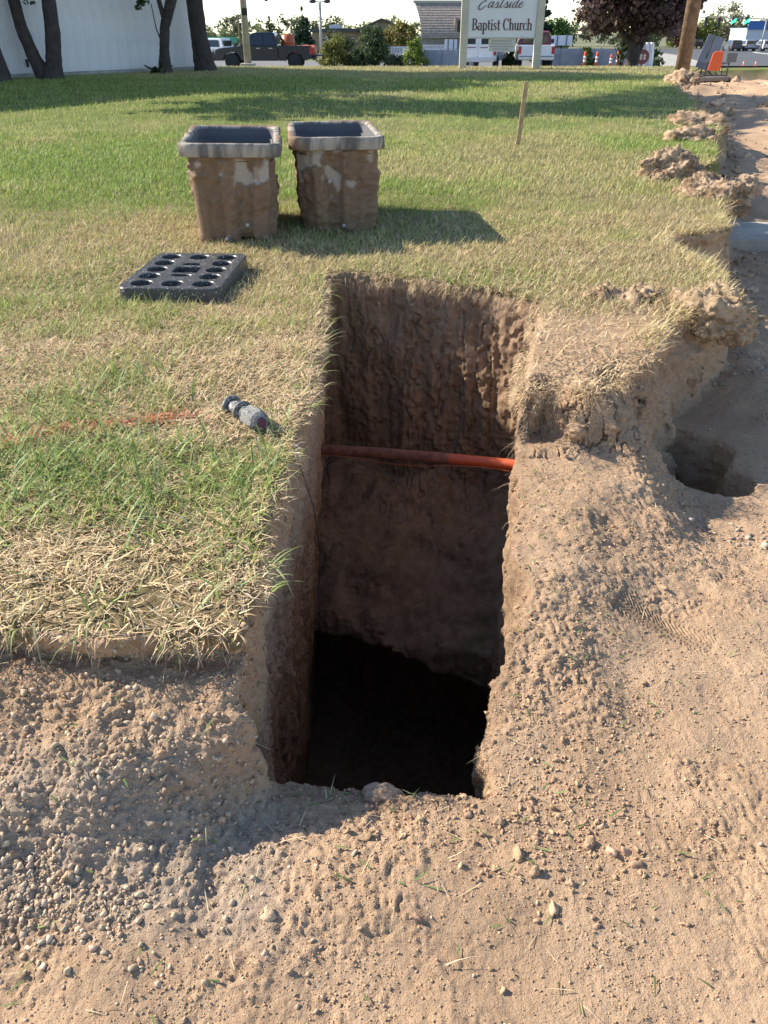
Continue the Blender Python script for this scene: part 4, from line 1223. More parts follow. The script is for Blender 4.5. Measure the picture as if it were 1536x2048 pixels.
P_WHITE = car_paint('paint_white', (.78, .78, .78), (.6, .55, .48), .35)
P_MAROON = car_paint('paint_maroon', (.20, .025, .035), (.2, .08, .07), .35)
P_GREY = car_paint('paint_grey', (.10, .11, .12), (.2, .18, .16), .35)
P_SILVER = car_paint('paint_silver', (.45, .46, .48), (.4, .37, .33), .35)

bt = pickup('pickup_truck', 'black pickup truck parked side-on beyond the lawn with orange cargo', (-7.15, 54.0, -.93), math.pi, P_BLACK, tail_open=True, bumper=M_BLACKP)
t = thing('orange_tank', 'orange ribbed drum standing in the bed of the black pickup', 'drum', (-5.75, 54.1, -.22))
m_or = simple_mat('orange_tank_plastic', (.50, .12, .04), .5, noise=.3, nscale=6)
MB().lathe([(.40, 0), (.42, .05), (.42, .3), (.44, .33), (.42, .36), (.41, .62), (.43, .65), (.41, .68), (.38, .98), (.30, 1.02)], 22, Matrix.Diagonal((1.0, 1.0, 1.05, 1))).build('drum', m_or, t, True)
MB().lathe([(.10, 1.06), (.10, 1.12)], 14).build('cap', m_or, t)
t = thing('orange_tarp', 'orange tarpaulin load lying low in the black pickup bed', 'tarp', (-4.65, 54.0, -.22))
gx, gy = np.meshgrid(np.linspace(-.75, .6, 20), np.linspace(-.8, .8, 20), indexing='ij')
gz = .47 + .08 * fbm(gx, gy, 1.0, 2.2, 3) - .45 * ss(.75, .95, np.maximum(np.abs(gx + .07) / .68, np.abs(gy) / .8) ** 2)
v = np.stack([gx, gy, gz], -1).reshape(-1, 3); i, j = np.meshgrid(np.arange(19), np.arange(19), indexing='ij')
np_mesh('tarp', v, np.stack([i * 20 + j, (i + 1) * 20 + j, (i + 1) * 20 + j + 1, i * 20 + j + 1], -1).reshape(-1, 4), m_or, True, None, 'col', t)

pickup('pickup_truck', 'white pickup truck with maroon cab parked tail-on right of the church sign', (8.80, 52.9, -.86), math.radians(84), P_WHITE, P_MAROON, M_RIM)
# white van, tail towards us
def van():
    t = thing('cargo_van', 'white cargo van parked tail-on behind the church sign', 'van', (5.98, 52.6, -.87), math.radians(74))
    h = 1.0
    poly = [(-2.6, .45), (-2.66, .8), (-2.6, 2.0), (-2.5, 2.1), (1.2, 2.1), (2.0, 1.25), (2.65, 1.1), (2.75, .5)] + [(2.25, .45)] + arch(1.75, .46, .45)[1:-1] + [(1.25, .45), (-1.15, .45)] + arch(-1.65, .46, .45)[1:-1] + [(-2.15, .45)]
    MB().prism(poly, -h, h).build('body', P_WHITE, t, bevel=.06)
    for y0, y1 in ((-.78, -.12), (.12, .78)):
        d = MB().box(-2.675, -2.655, y0 - .08, y1 + .08, .62, 1.98).build('rear_door', P_WHITE, t, bevel=.01)
        MB().box(-2.69, -2.676, y0 + .04, y1 - .04, 1.28, 1.84).build('window', M_GLASS, d, bevel=.02)
        MB().box(-2.688, -2.676, y0, y1, 1.10, 1.14).build('stripe', simple_mat('stripe_maroon', (.25, .05, .08), .5), d)
    for s in (-1, 1):
        MB().box(-2.69, -2.55, s * .94 - .07, s * .94 + .07, .75, 1.2).build('tail_lamp', M_TAIL, t, bevel=.01)
        for x in (1.75, -1.65): wheel(t, x, s * (h - .13), .38, .25, M_RIMS)
    MB().box(-2.86, -2.66, -.95, .95, .42, .6).build('rear_bumper', M_CHROME, t, bevel=.03)
    MB().box(-2.875, -2.862, -.25, .25, .44, .58).build('number_plate', M_PLATE, t)
van()
suv('white car half hidden left of the black pickup', (-15.4, 78, -1.13), math.radians(160), P_WHITE, None)
GC = 'cars driving away on the far road'
suv('dark grey car far off on the road, nearest the kerb', (58.0, 150, -1.73), math.radians(90), P_GREY, GC)
suv('silver car in the middle of the far road', (60.7, 151, -1.73), math.radians(90), P_SILVER, GC)
suv('white car at the right end of the far road', (63.2, 150, -1.73), math.radians(90), P_WHITE, GC)
suv('black car farthest off among the road traffic', (62.2, 180, -1.73), math.radians(90), P_BLACK, GC)

# ------------------------------------------------------------------ roads and paving behind the lawn
def sheet(name, pts, z, mat, label, thick=.0):
    v = [(p[0], p[1], (z(p[0], p[1]) if callable(z) else z)) for p in pts]
    o = MB().add(v, [tuple(range(len(v)))]).build(name, mat)
    tag(o, label, kind='structure'); return o
M_ASPH = simple_mat('asphalt', (.10, .10, .105), .9, noise=.3, nscale=1.2)
M_ASPHL = simple_mat('asphalt_worn', (.19, .185, .18), .9, noise=.25, nscale=.8)
M_CONC = simple_mat('concrete_pale', (.42, .39, .35), .9, noise=.25, nscale=1.0)
M_PAINT = simple_mat('road_paint', (.75, .74, .70), .7, noise=.2, nscale=3)
M_YEL = simple_mat('kerb_sand', (.50, .38, .20), .9, noise=.2, nscale=3)
MB_ = MB(); MB_.add([(-1500, 160, -1.80), (1500, 160, -1.80), (1500, 2500, -1.80), (-1500, 2500, -1.80)], [(0, 1, 2, 3)])
tag(MB_.build('terrain', simple_mat('far_ground', (.20, .20, .10), .95, noise=.4, nscale=.05)), 'flat far ground reaching the horizon', kind='structure')
for side, xs_ in (('left', (-1500, -45)), ('right', (60, 1500))):
    MB_ = MB(); MB_.add([(xs_[0], -60, -.9), (xs_[1], -60, -.9), (xs_[1], 165, -1.9), (xs_[0], 165, -1.9)], [(0, 1, 2, 3)])
    tag(MB_.build('terrain', simple_mat('side_ground', (.20, .20, .10), .95, noise=.4, nscale=.1)), 'ground beyond the lot on the ' + side, kind='structure')
bz = lambda x, y: float(back_z(y)) + .05
def strip(name, x0a, x1a, ya, x0b, x1b, yb, mat, label, lift=.05, n=14):
    v = []; f = []
    for k in range(n + 1):
        t_ = k / n; y = ya + (yb - ya) * t_
        z = float(back_z(y)) + lift
        v += [(x0a + (x0b - x0a) * t_, y, z), (x1a + (x1b - x1a) * t_, y, z)]
    for k in range(n): f.append((2 * k, 2 * k + 1, 2 * k + 3, 2 * k + 2))
    o = MB().add(v, f).build(name, mat); tag(o, label, kind='structure'); return o
strip('parking_lot', -45, 17.2, 40, -45, 24, 76, M_ASPHL, 'worn grey asphalt parking lot beyond the lawn', .05)
strip('road', 14.5, 58, 27, 50, 90, 170, M_ASPH, 'dark asphalt road running away at the right', .07)
strip('pavement', 8.6, 14.5, 26.2, 40, 50, 170, M_CONC, 'pale concrete pavement beside the road', .06)
o = strip('road_line', 21.5, 21.8, 40, 57.4, 58.1, 140, M_PAINT, 'white lane line on the road', .075)
o = strip('kerb', 13.6, 15.2, 30, 22.0, 24.2, 62, M_YEL, 'sandy yellow kerb strip beside the pavement', .09)

# ------------------------------------------------------------------ church sign
M_POST = simple_mat('cream_post_paint', (.60, .56, .45), .7, noise=.12, nscale=5)
M_BOARD = simple_mat('white_board', (.80, .80, .80), .5, noise=.05, nscale=3)
M_LETTER = simple_mat('maroon_letters', (.085, .018, .03), .6)
def ribbon(m, pts, ws, d=.012):
    """flat stroke in the x-z plane with its own thickness"""
    P = [Vector((p[0], 0, p[1])) for p in pts]; n = len(P)
    vs_, fs = [], []
    for i in range(n):
        tn = (P[min(i + 1, n - 1)] - P[max(i - 1, 0)]).normalized(); nr = Vector((-tn.z, 0, tn.x))
        for y in (0, -d):
            for s in (-1, 1): vs_.append(P[i] + nr * s * ws[i] * .5 + Vector((0, y, 0)))
    for i in range(n - 1):
        a, b = 4 * i, 4 * (i + 1)
        fs += [(a + 2, a + 3, b + 3, b + 2), (a, b, b + 1, a + 1), (a, a + 2, b + 2, b), (a + 1, b + 1, b + 3, a + 3)]
    fs += [(0, 1, 3, 2), (4 * n - 4, 4 * n - 2, 4 * n - 1, 4 * n - 3)]
    m.add(vs_, fs)
def arcp(cx, cy, rx, ry, a0, a1, n=10):
    return [(cx + rx * math.cos(math.radians(a0 + (a1 - a0) * k / n)), cy + ry * math.sin(math.radians(a0 + (a1 - a0) * k / n))) for k in range(n + 1)]
T, t_ = .20, .085
def aw(n, hi=T, lo=t_, ph=0.0):   # thick where the stroke runs upright, thin where it runs flat
    return [lo + (hi - lo) * abs(math.sin(math.pi * k / n + ph)) ** 1.2 for k in range(n + 1)]
def stem(x, z0, z1, w=T): return ([(x, z0), (x, z1)], [w, w])
def serif(x0, x1, z): return ([(x0, z), (x1, z)], [t_, t_])
def bowl_r(x, z0, z1, rx): p = arcp(x, (z0 + z1) / 2, rx, (z1 - z0) / 2 - t_ / 2, 90, -90); return (p, aw(10))
GL = {
 'B': (1.0, [stem(.2, 0, 1.62), serif(.0, .5, .04), serif(.0, .5, 1.58), bowl_r(.42, .86, 1.62, .36), bowl_r(.42, 0, .88, .44)]),
 'a': (.84, [(arcp(.36, .72, .28, .28, 160, 0, 6) + [(.64, .1)], [t_, t_, t_, .12, .16, T, T, T]), serif(.58, .82, .04), (arcp(.38, .30, .30, .26, 80, 360, 12), aw(12, T, t_, .3))]),
 'p': (.90, [stem(.22, -.55, 1.0), serif(.04, .46, -.51), serif(.04, .24, .96), (arcp(.40, .5, .38, .46, 120, -120, 12), aw(12))]),
 't': (.58, [stem(.26, .12, 1.36), serif(.04, .54, .95), ([(.26, .14), (.34, .04), (.54, .08)], [T, .12, t_])]),
 'i': (.46, [stem(.23, 0, 1.0), serif(.04, .44, .04), serif(.06, .24, .96), ([(.23, 1.26), (.23, 1.48)], [.22, .22])]),
 's': (.72, [([(.60, .76), (.52, .92), (.34, .96), (.16, .88), (.15, .70), (.34, .54), (.54, .38), (.56, .18), (.40, .05), (.20, .06), (.10, .24)], [t_, t_, t_, .13, T, T, T, .15, t_, t_, t_])]),
 'C': (1.06, [(arcp(.54, .81, .44, .78, 40, 320, 16), [t_, t_, t_, .1, .13, .17, .2, .22, .22, .22, .2, .17, .13, .1, t_, t_, t_]), ([(.88, 1.58), (.88, 1.15)], [t_, t_])]),
 'h': (.92, [stem(.2, 0, 1.62), serif(.0, .40, .04), serif(.02, .2, 1.58), (arcp(.45, .70, .26, .26, 170, 0, 6) + [(.71, .0)], [t_, t_, t_, .12, .16, T, T, T]), serif(.52, .90, .04)]),
 'u': (.92, [stem(.20, .3, 1.0), serif(.02, .2, .96), (arcp(.44, .30, .24, .26, 180, 340, 6), [T, T, .12, t_, t_, t_, .1]), stem(.68, 0, 1.0), serif(.5, .68, .96), serif(.68, .88, .04)]),
 'r': (.66, [stem(.2, 0, 1.0), serif(.0, .42, .04), serif(.02, .2, .96), (arcp(.46, .66, .24, .28, 165, 40, 5), [t_, .1, .12, .15, .18, .2])]),
 'c': (.74, [(arcp(.40, .5, .30, .46, 45, 315, 12), [.12, t_, t_, .1, .15, .2, .22, .2, .15, .1, t_, t_, t_])]),
 ' ': (.50, []),
}
SC = {   # script hand, already slanted by the builder
 'E': (1.35, [([(1.15, 1.45), (1.05, 1.62), (.80, 1.60), (.62, 1.40), (.62, 1.18), (.78, 1.06), (.98, 1.04)], [.14, .10, .08, .13, .15, .12, .07]), ([(.98, 1.04), (.52, .98), (.22, .70), (.04, .30), (.06, -.10), (.30, -.26), (.66, -.12), (1.0, .25), (1.2, .4)], [.07, .09, .14, .17, .18, .13, .10, .07, .05])]),
 'a': (1.0, [([(.85, .78), (.62, .92), (.34, .78), (.16, .45), (.18, .14), (.36, .06), (.60, .28), (.80, .66)], [.08, .07, .11, .15, .15, .10, .06, .06]), ([(.86, .92), (.76, .40), (.78, .10), (.92, .06), (1.12, .24)], [.15, .15, .14, .08, .05])]),
 's': (.86, [([(.05, .20), (.36, .62), (.60, .98), (.56, .80), (.70, .50), (.72, .22), (.54, .04), (.26, .10)], [.05, .06, .08, .12, .15, .14, .10, .06]), ([(.54, .04), (.78, .06), (.95, .22)], [.06, .05, .05])]),
 't': (.70, [([(.10, .2), (.30, .55), (.52, 1.40), (.40, .90), (.26, .35), (.30, .08), (.48, .06), (.72, .26)], [.05, .05, .12, .15, .15, .14, .08, .05])]),
 'i': (.56, [([(.02, .22), (.36, .92), (.26, .45), (.24, .12), (.38, .05), (.58, .22)], [.05, .12, .15, .15, .08, .05]), ([(.50, 1.22), (.56, 1.36)], [.16, .16])]),
 'd': (1.02, [([(.80, .78), (.58, .92), (.32, .78), (.14, .45), (.16, .14), (.34, .06), (.58, .28), (.80, .70)], [.08, .07, .11, .15, .15, .10, .06, .06]), ([(.92, 1.62), (.80, .90), (.70, .30), (.74, .08), (.90, .06), (1.1, .24)], [.13, .15, .15, .14, .08, .05])]),
 'e': (.86, [([(.10, .40), (.45, .52), (.66, .75), (.56, .93), (.36, .86), (.16, .50), (.18, .16), (.38, .04), (.66, .16), (.90, .42)], [.06, .06, .09, .08, .09, .15, .15, .11, .07, .05])]),
}
def lettering(name, text, glyphs, x0, z0, width, xh, slant, parent, y):
    tot = sum(glyphs[c][0] for c in text); k = width / tot
    m = MB(); x = x0
    for c in text:
        w, st_ = glyphs[c]
        for pts, ws in st_:
            # widths are drawn in x-height units; keep the smaller of the two scales so strokes stay crisp
            ribbon(m, [(x + p[0] * k + slant * p[1] * xh, z0 + p[1] * xh) for p in pts], [q * (k + xh) * .5 for q in ws])
        x += w * k
    o = m.build(name, M_LETTER, parent); o.location.y = y; return o
def church_sign():
    X, Y, Z = 3.16, 24.4, .06
    t = thing('church_sign', 'white church sign with maroon lettering between two cream posts', 'sign', (X, Y, Z), math.radians(-2))
    for s, hgt in ((-1, 2.6), (1, 2.6)):
        MB().box(s * 1.00 - .10, s * 1.00 + .10, -.09, .09, -.2, hgt).build('post', M_POST, t, bevel=.012)
        MB().box(s * 1.00 - .13, s * 1.00 + .13, -.12, .12, hgt, hgt + .05).build('post_cap', M_POST, t, bevel=.01)
    zb, zt = .775, 1.86
    b = MB().box(-.905, .905, -.05, .05, zb, zt).build('board', M_BOARD, t, bevel=.01)
    for a in ((-.905, .905, zb - .02, zb + .012), (-.905, .905, zt - .012, zt + .03)):
        MB().box(a[0], a[1], -.07, .07, a[2], a[3]).build('edge_rail', M_POST, t, bevel=.004)
    o = lettering('script_lettering', 'Eastside', SC, -.66, 1.445, 1.16, .15, .38, b, -.052)
    o['label'] = 'maroon script lettering reading Eastside'
    o = lettering('serif_lettering', 'Baptist Church', GL, -.80, .945, 1.60, .165, 0.0, b, -.052)
    o['label'] = 'maroon serif lettering reading Baptist Church'
    # smaller service board hung below
    p = MB().box(-.33, .40, -.02, .02, .455, .75).build('notice_panel', simple_mat('notice_panel', (.62, .61, .55), .6), t, bevel=.004)
    m = MB()
    for r_, (a, c_) in enumerate(((-.24, .31), (-.27, .33), (-.28, .34), (-.22, .22))):
        x = a
        while x < c_ - .03:
            w = random.uniform(.02, .07); m.box(x, min(x + w, c_), -.026, -.0205, .685 - r_ * .062, .712 - r_ * .062); x += w + .014
    m.build('faded_text', simple_mat('faded_text', (.36, .37, .38), .7), p)['kind'] = 'stuff'
    for s in (-.28, .35): MB().box(s - .01, s + .01, -.008, .008, .745, .778).build('hanger', M_BLACKP, t)
church_sign()

# ------------------------------------------------------------------ buildings
def oriented(o, a, b, z):
    """place local x axis along a->b on the ground"""
    o.location = (a[0], a[1], z); o.rotation_euler = (0, 0, math.atan2(b[1] - a[1], b[0] - a[0]))
WA, WB = (-14.2, 9.6), (-5.05, 23.6)
def white_building():
    L = math.hypot(WB[0] - WA[0], WB[1] - WA[1]); H = 4.2
    t = thing('white_building', 'low white building with vertical siding behind the tree trunks', 'building', (*WA, .06)); oriented(t, WA, WB, .06)
    M_W = simple_mat('white_siding', (.82, .80, .80), .75, noise=.10, nscale=2.2, bump=.003)
    M_F = simple_mat('footing_grey', (.45, .44, .42), .9, noise=.3, nscale=4)
    MB().box(.0, L - .02, .06, 9.0, -.3, H).build('core', M_W, t)
    n = int(L / .30); bw = L / n
    me = None
    for k in range(n):
        if me is None:
            o = MB().box(.0008, bw - .0012, .0, .055, .13, H).build('board', M_W, t, bevel=.003); me = o.data
        else:
            o = bpy.data.objects.new('board', me); link(o, t)
            m = o.modifiers.new('bevel', 'BEVEL'); m.width = .003; m.segments = 2
        o.location.x = k * bw
    MB().box(L + .002, L + .055, .0, 9.0, .13, H).build('end_wall', M_W, t)
    MB().box(-.02, L + .04, .02, .055, -.3, .12).build('footing', M_F, t)
    MB().box(-.4, L + .45, -.45, 9.3, H, H + .16).build('roof', simple_mat('roof_edge', (.30, .29, .28), .8), t, bevel=.01)
    MB().tube([(L * .62, -.03, .02), (L * .62, -.03, .16), (L * .62, -.08, .20)], .022, 8).build('spigot', M_BLACKP, t, True)
    MB().box(L * .70, L * .70 + .05, -.03, -.002, .25, .40).build('outlet_box', M_BLACKP, t)
white_building()
def far_house(name, label, loc, w, d, h, roof_h, wall, roof, rotz=0, overhang=.4, gable=True, windows=()):
    t = thing(name, label, 'building', loc, rotz)
    MB().box(-w / 2, w / 2, 0, d, 0, h).build('wall', wall, t)
    if gable:   # gable end faces us
        MB().prism([(-w / 2 - overhang, h - .1), (-w / 2 - overhang, h + .1), (0, h + roof_h + .15), (w / 2 + overhang, h + .1), (w / 2 + overhang, h - .1), (0, h + roof_h - .08)], -overhang, d + overhang).build('roof', roof, t)
        MB().prism([(-w / 2 + .01, h), (0, h + roof_h - .1), (w / 2 - .01, h)], .01, d).build('gable', wall, t)
    else:
        MB().box(-w / 2 - overhang, w / 2 + overhang, -overhang, d + overhang, h, h + roof_h).build('roof', roof, t)
    for (x0, x1, z0, z1) in windows:
        f = MB().box(x0, x1, -.06, -.005, z0, z1).build('window', simple_mat('window_frame', (.6, .6, .58), .6), t)
        MB().box(x0 + .06, x1 - .06, -.075, -.062, z0 + .06, z1 - .06).build('pane', M_GLASS, f)
    return t
M_BRICK = simple_mat('tan_brick', (.30, .22, .16), .9, noise=.2, nscale=3)
M_DKROOF = simple_mat('dark_roof', (.09, .085, .085), .8, noise=.2, nscale=2)
M_SHINGLE = simple_mat('brown_shingle', (.36, .30, .265), .95, noise=.35, nscale=3.5, bump=.03)
far_house('flat_roofed_building', 'long tan building with dark flat roof beyond the shrubs', (-3.6, 118, -1.45), 11.5, 8, 2.45, .42, M_BRICK, M_DKROOF, 0, .3, False, ((-4.6, -3.6, .9, 1.8), (-1.2, -.2, .9, 1.8)))
MB_t = thing('rooftop_unit', 'pale cooling unit on the flat tan building roof', 'rooftop unit', (-6.2, 121, 1.42))
MB().box(-1.0, .6, -.6, .6, 0, .42).build('casing', simple_mat('unit_grey', (.55, .58, .62), .6), MB_t, bevel=.03)
MB().lathe([(.3, .42), (.3, .5)], 14).build('fan_guard', M_BLACKP, MB_t)
far_house('gabled_house', 'dark-roofed gabled house behind the yellow-green shrubs', (-.3, 117, -1.45), 5.4, 8, 2.7, 1.15, simple_mat('house_wall', (.23, .20, .18), .9), M_DKROOF, 0, .5, True, ((-.9, .9, 1.2, 2.1),))
far_house('green_roofed_shop', 'low shop with bright green fascia left of the black pickup', (-18.6, 92, -1.2), 5.0, 5, 1.22, .52, simple_mat('shop_wall', (.35, .36, .37), .8), simple_mat('green_fascia', (.02, .32, .20), .6), 0, .3, False, ((-1.6, -.2, .3, 1.0), (.3, 1.7, .3, 1.0)))
def barn():
    t = thing('barn', 'barn with a tall brown shingled roof left of the church sign', 'barn', (6.2, 100, -1.3))
    wl = simple_mat('barn_wall', (.25, .24, .25), .9, noise=.2, nscale=2)
    MB().box(-2.4, 4.2, .6, 7.5, 0, 1.9).build('wall', wl, t)
    # bell-cast roof: courses of shingles stepping back as they rise
    n = 14
    for k in range(n):
        u0, u1 = k / n, (k + 1) / n
        y0 = 2.6 * u0 ** 1.35; y1 = 2.6 * u1 ** 1.35
        z0 = 1.75 + 3.35 * u0; z1 = 1.75 + 3.35 * u1
        xl = -2.0 - .75 * (u0 ** 2.2) - .1
        v = [(xl, y0 - .05, z0), (4.4, y0 - .05, z0), (4.4, y1, z1), (xl, y1, z1), (xl, y0 + .05, z0 - .02), (4.4, y0 + .05, z0 - .02), (4.4, y1 + .1, z1), (xl, y1 + .1, z1)]
        MB().add(v, [(0, 1, 2, 3), (7, 6, 5, 4), (0, 4, 5, 1), (2, 6, 7, 3), (0, 3, 7, 4), (1, 5, 6, 2)]).build('shingle_course', M_SHINGLE, t)
    MB().box(-2.95, 4.5, 2.45, 2.9, 5.05, 5.3).build('ridge', simple_mat('ridge_pale', (.38, .35, .32), .8), t)
    d = MB().box(1.6, 3.6, .3, 2.4, 2.0, 3.6).build('dormer', M_SHINGLE, t)
    MB().box(1.9, 2.4, .22, .295, 2.1, 3.4).build('window', M_BLACKP, d)
barn()

# ------------------------------------------------------------------ fences, boards, posts
M_FENCE = simple_mat('blue_grey_fence', (.30, .33, .38), .8, noise=.2, nscale=2)
def panel_fence(label, a, b, zt, step):
    L = math.hypot(b[0] - a[0], b[1] - a[1]); zb = float(back_z(a[1])); t = thing('panel_fence', label, 'fence', (*a, zb)); oriented(t, a, b, zb)
    n = max(1, int(L / step)); w = L / n; me = None
    for k in range(n):
        if me is None: o = MB().box(.015, w - .015, -.02, .02, -.2, zt - zb).build('panel', M_FENCE, t); me = o.data
        else: o = bpy.data.objects.new('panel', me); link(o, t)
        o.location.x = k * w
    pm = None
    for k in range(n + 1):
        if pm is None: o = MB().box(-.05, .05, -.1, -.022, -.2, zt - zb + .06).build('post', M_FENCE, t); pm = o.data
        else: o = bpy.data.objects.new('post', pm); link(o, t)
        o.location.x = k * w
panel_fence('blue-grey panel fence below the barn', (2.75, 61), (6.1, 60), -.05, 1.1)
panel_fence('long blue-grey panel fence behind the red and white markers', (9.9, 57.5), (16.2, 56), .10, 1.25)
def rail(label, a, b, z0, z1, n, mat):
    L = math.hypot(b[0] - a[0], b[1] - a[1]); t = thing('picket_fence', label, 'fence', (*a, z0)); oriented(t, a, b, z0)
    for z in (.12, (z1 - z0) - .08): MB().box(0, L, -.02, .02, z, z + .06).build('rail', mat, t)
    me = None
    for k in range(n):
        if me is None: o = MB().box(0, L / n * .55, -.045, -.022, -.6, z1 - z0).build('picket', mat, t); me = o.data
        else: o = bpy.data.objects.new('picket', me); link(o, t)
        o.location.x = k * L / n
M_WFENCE = simple_mat('pale_fence_paint', (.60, .61, .66), .7)
rail('pale picket fence between the shrubs and the barn', (-.2, 72), (2.6, 72), -.62, .02, 22, M_WFENCE)
rail('pale picket fence under the barn roof edge', (3.2, 74), (6.0, 74), -.35, .12, 22, M_WFENCE)
def back_board(label, x0, x1, y, z0, z1):
    zg = float(back_z(y)); t = thing('sign_board', label, 'sign', ((x0 + x1) / 2, y, zg)); w = x1 - x0
    MB().box(-w / 2, w / 2, -.02, .02, z0 - zg, z1 - zg).build('panel', simple_mat('board_white', (.66, .69, .74), .6), t, bevel=.01)
    for s in (-.22, .22): MB().box(s * w - .03, s * w + .03, -.07, -.022, -.2, z1 - zg).build('post', simple_mat('board_post', (.12, .13, .15), .7), t)
back_board('white board on dark posts right of the white pickup', 10.75, 12.1, 58, .25, .80)
back_board('white board on dark posts left of the church sign', 4.25, 5.1, 63, .02, .55)
def lamp(label, loc, h, r, two):
    t = thing('lamp_post', label, 'lamp post', loc)
    m_p = simple_mat('lamp_pole', (.42, .38, .34), .7, noise=.2, nscale=6)
    MB().tube([(0, 0, -.1), (0, 0, h)], [r, r * .62], 14).build('pole', m_p, t, True)
    MB().box(-r * 1.9, r * 1.9, -r * 1.9, r * 1.9, -.2, .20).build('base', simple_mat('lamp_base', (.45, .42, .38), .9), t, bevel=.03)
    if two:
        MB().box(-.55, .55, -.03, .03, h - .05, h + .02).build('cross_arm', m_p, t)
        for s in (-1, 1): MB().lathe([(.12, -.12), (.26, -.06), (.26, .06), (.14, .14)], 16, Matrix.Translation((s * .55, 0, h + .02))).build('lamp_head', M_BLACKP, t, True)
    else:
        MB().box(-.05, .12, -.12, -.04, 1.55, 1.75).build('junction_box', M_BLACKP, t)
        MB().tube([(0, 0, h), (.3, 0, h + .35), (1.1, 0, h + .45)], .05, 8).build('arm', m_p, t, True)
        MB().box(.9, 1.6, -.15, .15, h + .36, h + .5).build('lamp_head', M_BLACKP, t, bevel=.03)
lamp('tapered grey lamp post before the black pickup', (-4.58, 30.0, -.12), 5.2, .125, False)
lamp('slim lamp post with two round heads behind the black pickup', (-4.87, 70, -1.15), 4.1, .13, True)
def wood_pole(label, loc, h, r, cross):
    t = thing('utility_pole', label, 'utility pole', loc)
    MB().tube([(0, 0, -.4), (.0, 0, h * .5), (.02, 0, h)], [r, r * .92, r * .8], 18).build('pole', simple_mat('pole_wood', (.30, .19, .115), .9, noise=.45, nscale=9, bump=.02), t, True)
    if cross: MB().box(-.7, .7, -.06, .06, h - .5, h - .38).build('cross_arm', simple_mat('arm_wood', (.2, .14, .1), .9), t)
    return t
wood_pole('brown wooden utility pole at the end of the torn lawn edge', (7.02, 20.9, .05), 7.5, .165, True)
wood_pole('thin distant utility pole above the green-roofed shop', (-16.6, 104, -1.3), 4.1, .09, True)

# ------------------------------------------------------------------ road works
M_TRAF = simple_mat('traffic_orange', (.80, .13, .03), .5)
M_REFL = simple_mat('reflective_white', (.80, .78, .75), .4)
def delineator(label, loc, h):
    t = thing('delineator', label, 'traffic marker', loc, 0, 'red and white markers by the fence')
    MB().lathe([(.24, 0), (.24, .05), (.16, .07)], 14).build('base', M_BLACKP, t, True)
    MB().lathe([(.085, .05), (.065, h - .08), (.06, h - .02), (.03, h)], 14).build('tube', M_TRAF, t, True)
    for z in (.36, .58): MB().lathe([(.092 - .02 * z, z * h), (.086 - .02 * z, (z + .16) * h)], 14).build('band', M_REFL, t, True)
    MB().lathe([(.02, h), (.035, h + .03), (.02, h + .06)], 10).build('handle', M_TRAF, t, True)
for lb, x, y, h in (('red and white marker farthest left, beside the ivy', 12.36, 55, .90), ('red and white marker second from the ivy', 13.1, 55, .87), ('shortest red and white marker, next to the tall last one', 13.98, 55.0, .74), ('red and white marker closest to the purple tree', 14.38, 55, .88)):
    delineator(lb, (x, y, float(back_z(y)) + .02), h)
def round_sign():
    t = thing('round_sign', 'round dark red sign leaning on a white sheet behind the purple tree', 'sign', (11.68, 40.4, -.38))
    MB().lathe([(.30, -.012), (.30, .012)], 28, Matrix.Translation((0, 0, .40)) @ Matrix.Rotation(math.pi / 2, 4, 'X')).build('disc', simple_mat('sign_red', (.16, .045, .055), .6), t)
    m = MB()
    for cx in (-.07, .09):
        for cz in (.455, .345): m.lathe([(.058, .013), (.058, .018)], 12, Matrix.Translation((cx, 0, cz)) @ Matrix.Rotation(math.pi / 2, 4, 'X'))
    m.build('numerals', simple_mat('sign_cream', (.55, .47, .42), .6), t)
    MB().box(-.03, .03, .02, .06, -.1, .7).build('stake', M_BLACKP, t)
round_sign()
t = thing('plastic_sheet', 'white plastic sheeting hung behind the round sign', 'sheet', (12.1, 41.2, -.5))
gx, gz = np.meshgrid(np.linspace(-.36, .36, 18), np.linspace(0, 1.08, 22), indexing='ij')
gy = .06 * np.sin(gx * 22) + .03 * fbm(gx, gz, 1.1, 5, 2)
v = np.stack([gx * (1 - .25 * (gz / 1.08) ** 2), gy, gz], -1).reshape(-1, 3); i, j = np.meshgrid(np.arange(17), np.arange(21), indexing='ij')
np_mesh('sheet', v, np.stack([i * 22 + j, (i + 1) * 22 + j, (i + 1) * 22 + j + 1, i * 22 + j + 1], -1).reshape(-1, 4), simple_mat('white_sheet', (.66, .68, .72), .6), True, None, 'col', t)
def grey_sign():
    t = thing('folded_road_sign', 'tilted blue-grey back of a folded road work sign', 'sign', (7.72, 21.6, .08), math.radians(-12))
    R = Matrix.Rotation(math.radians(16), 4, 'Y') @ Matrix.Rotation(math.radians(-8), 4, 'X')
    g = simple_mat('sign_back', (.22, .25, .31), .5, noise=.15, nscale=4)
    for s in (-1, 1):
        MB().box(-.20 if s < 0 else .003, -.003 if s < 0 else .20, -.012, .012, .26, .84, R).build('panel', g, t)
    MB().box(-.19, .19, -.012, .012, .12, .255, R).build('lower_panel', simple_mat('sign_back_dark', (.13, .15, .19), .5), t)
    MB().tube([(.0, .05, .0), (.16, .05, .80)], .018, 8).build('mast', M_BLACKP, t, True)
    for x in (-.35, .35): MB().tube([(.03, .05, .16), (x, .1, -.04)], .014, 6).build('foot', M_BLACKP, t, True)
grey_sign()
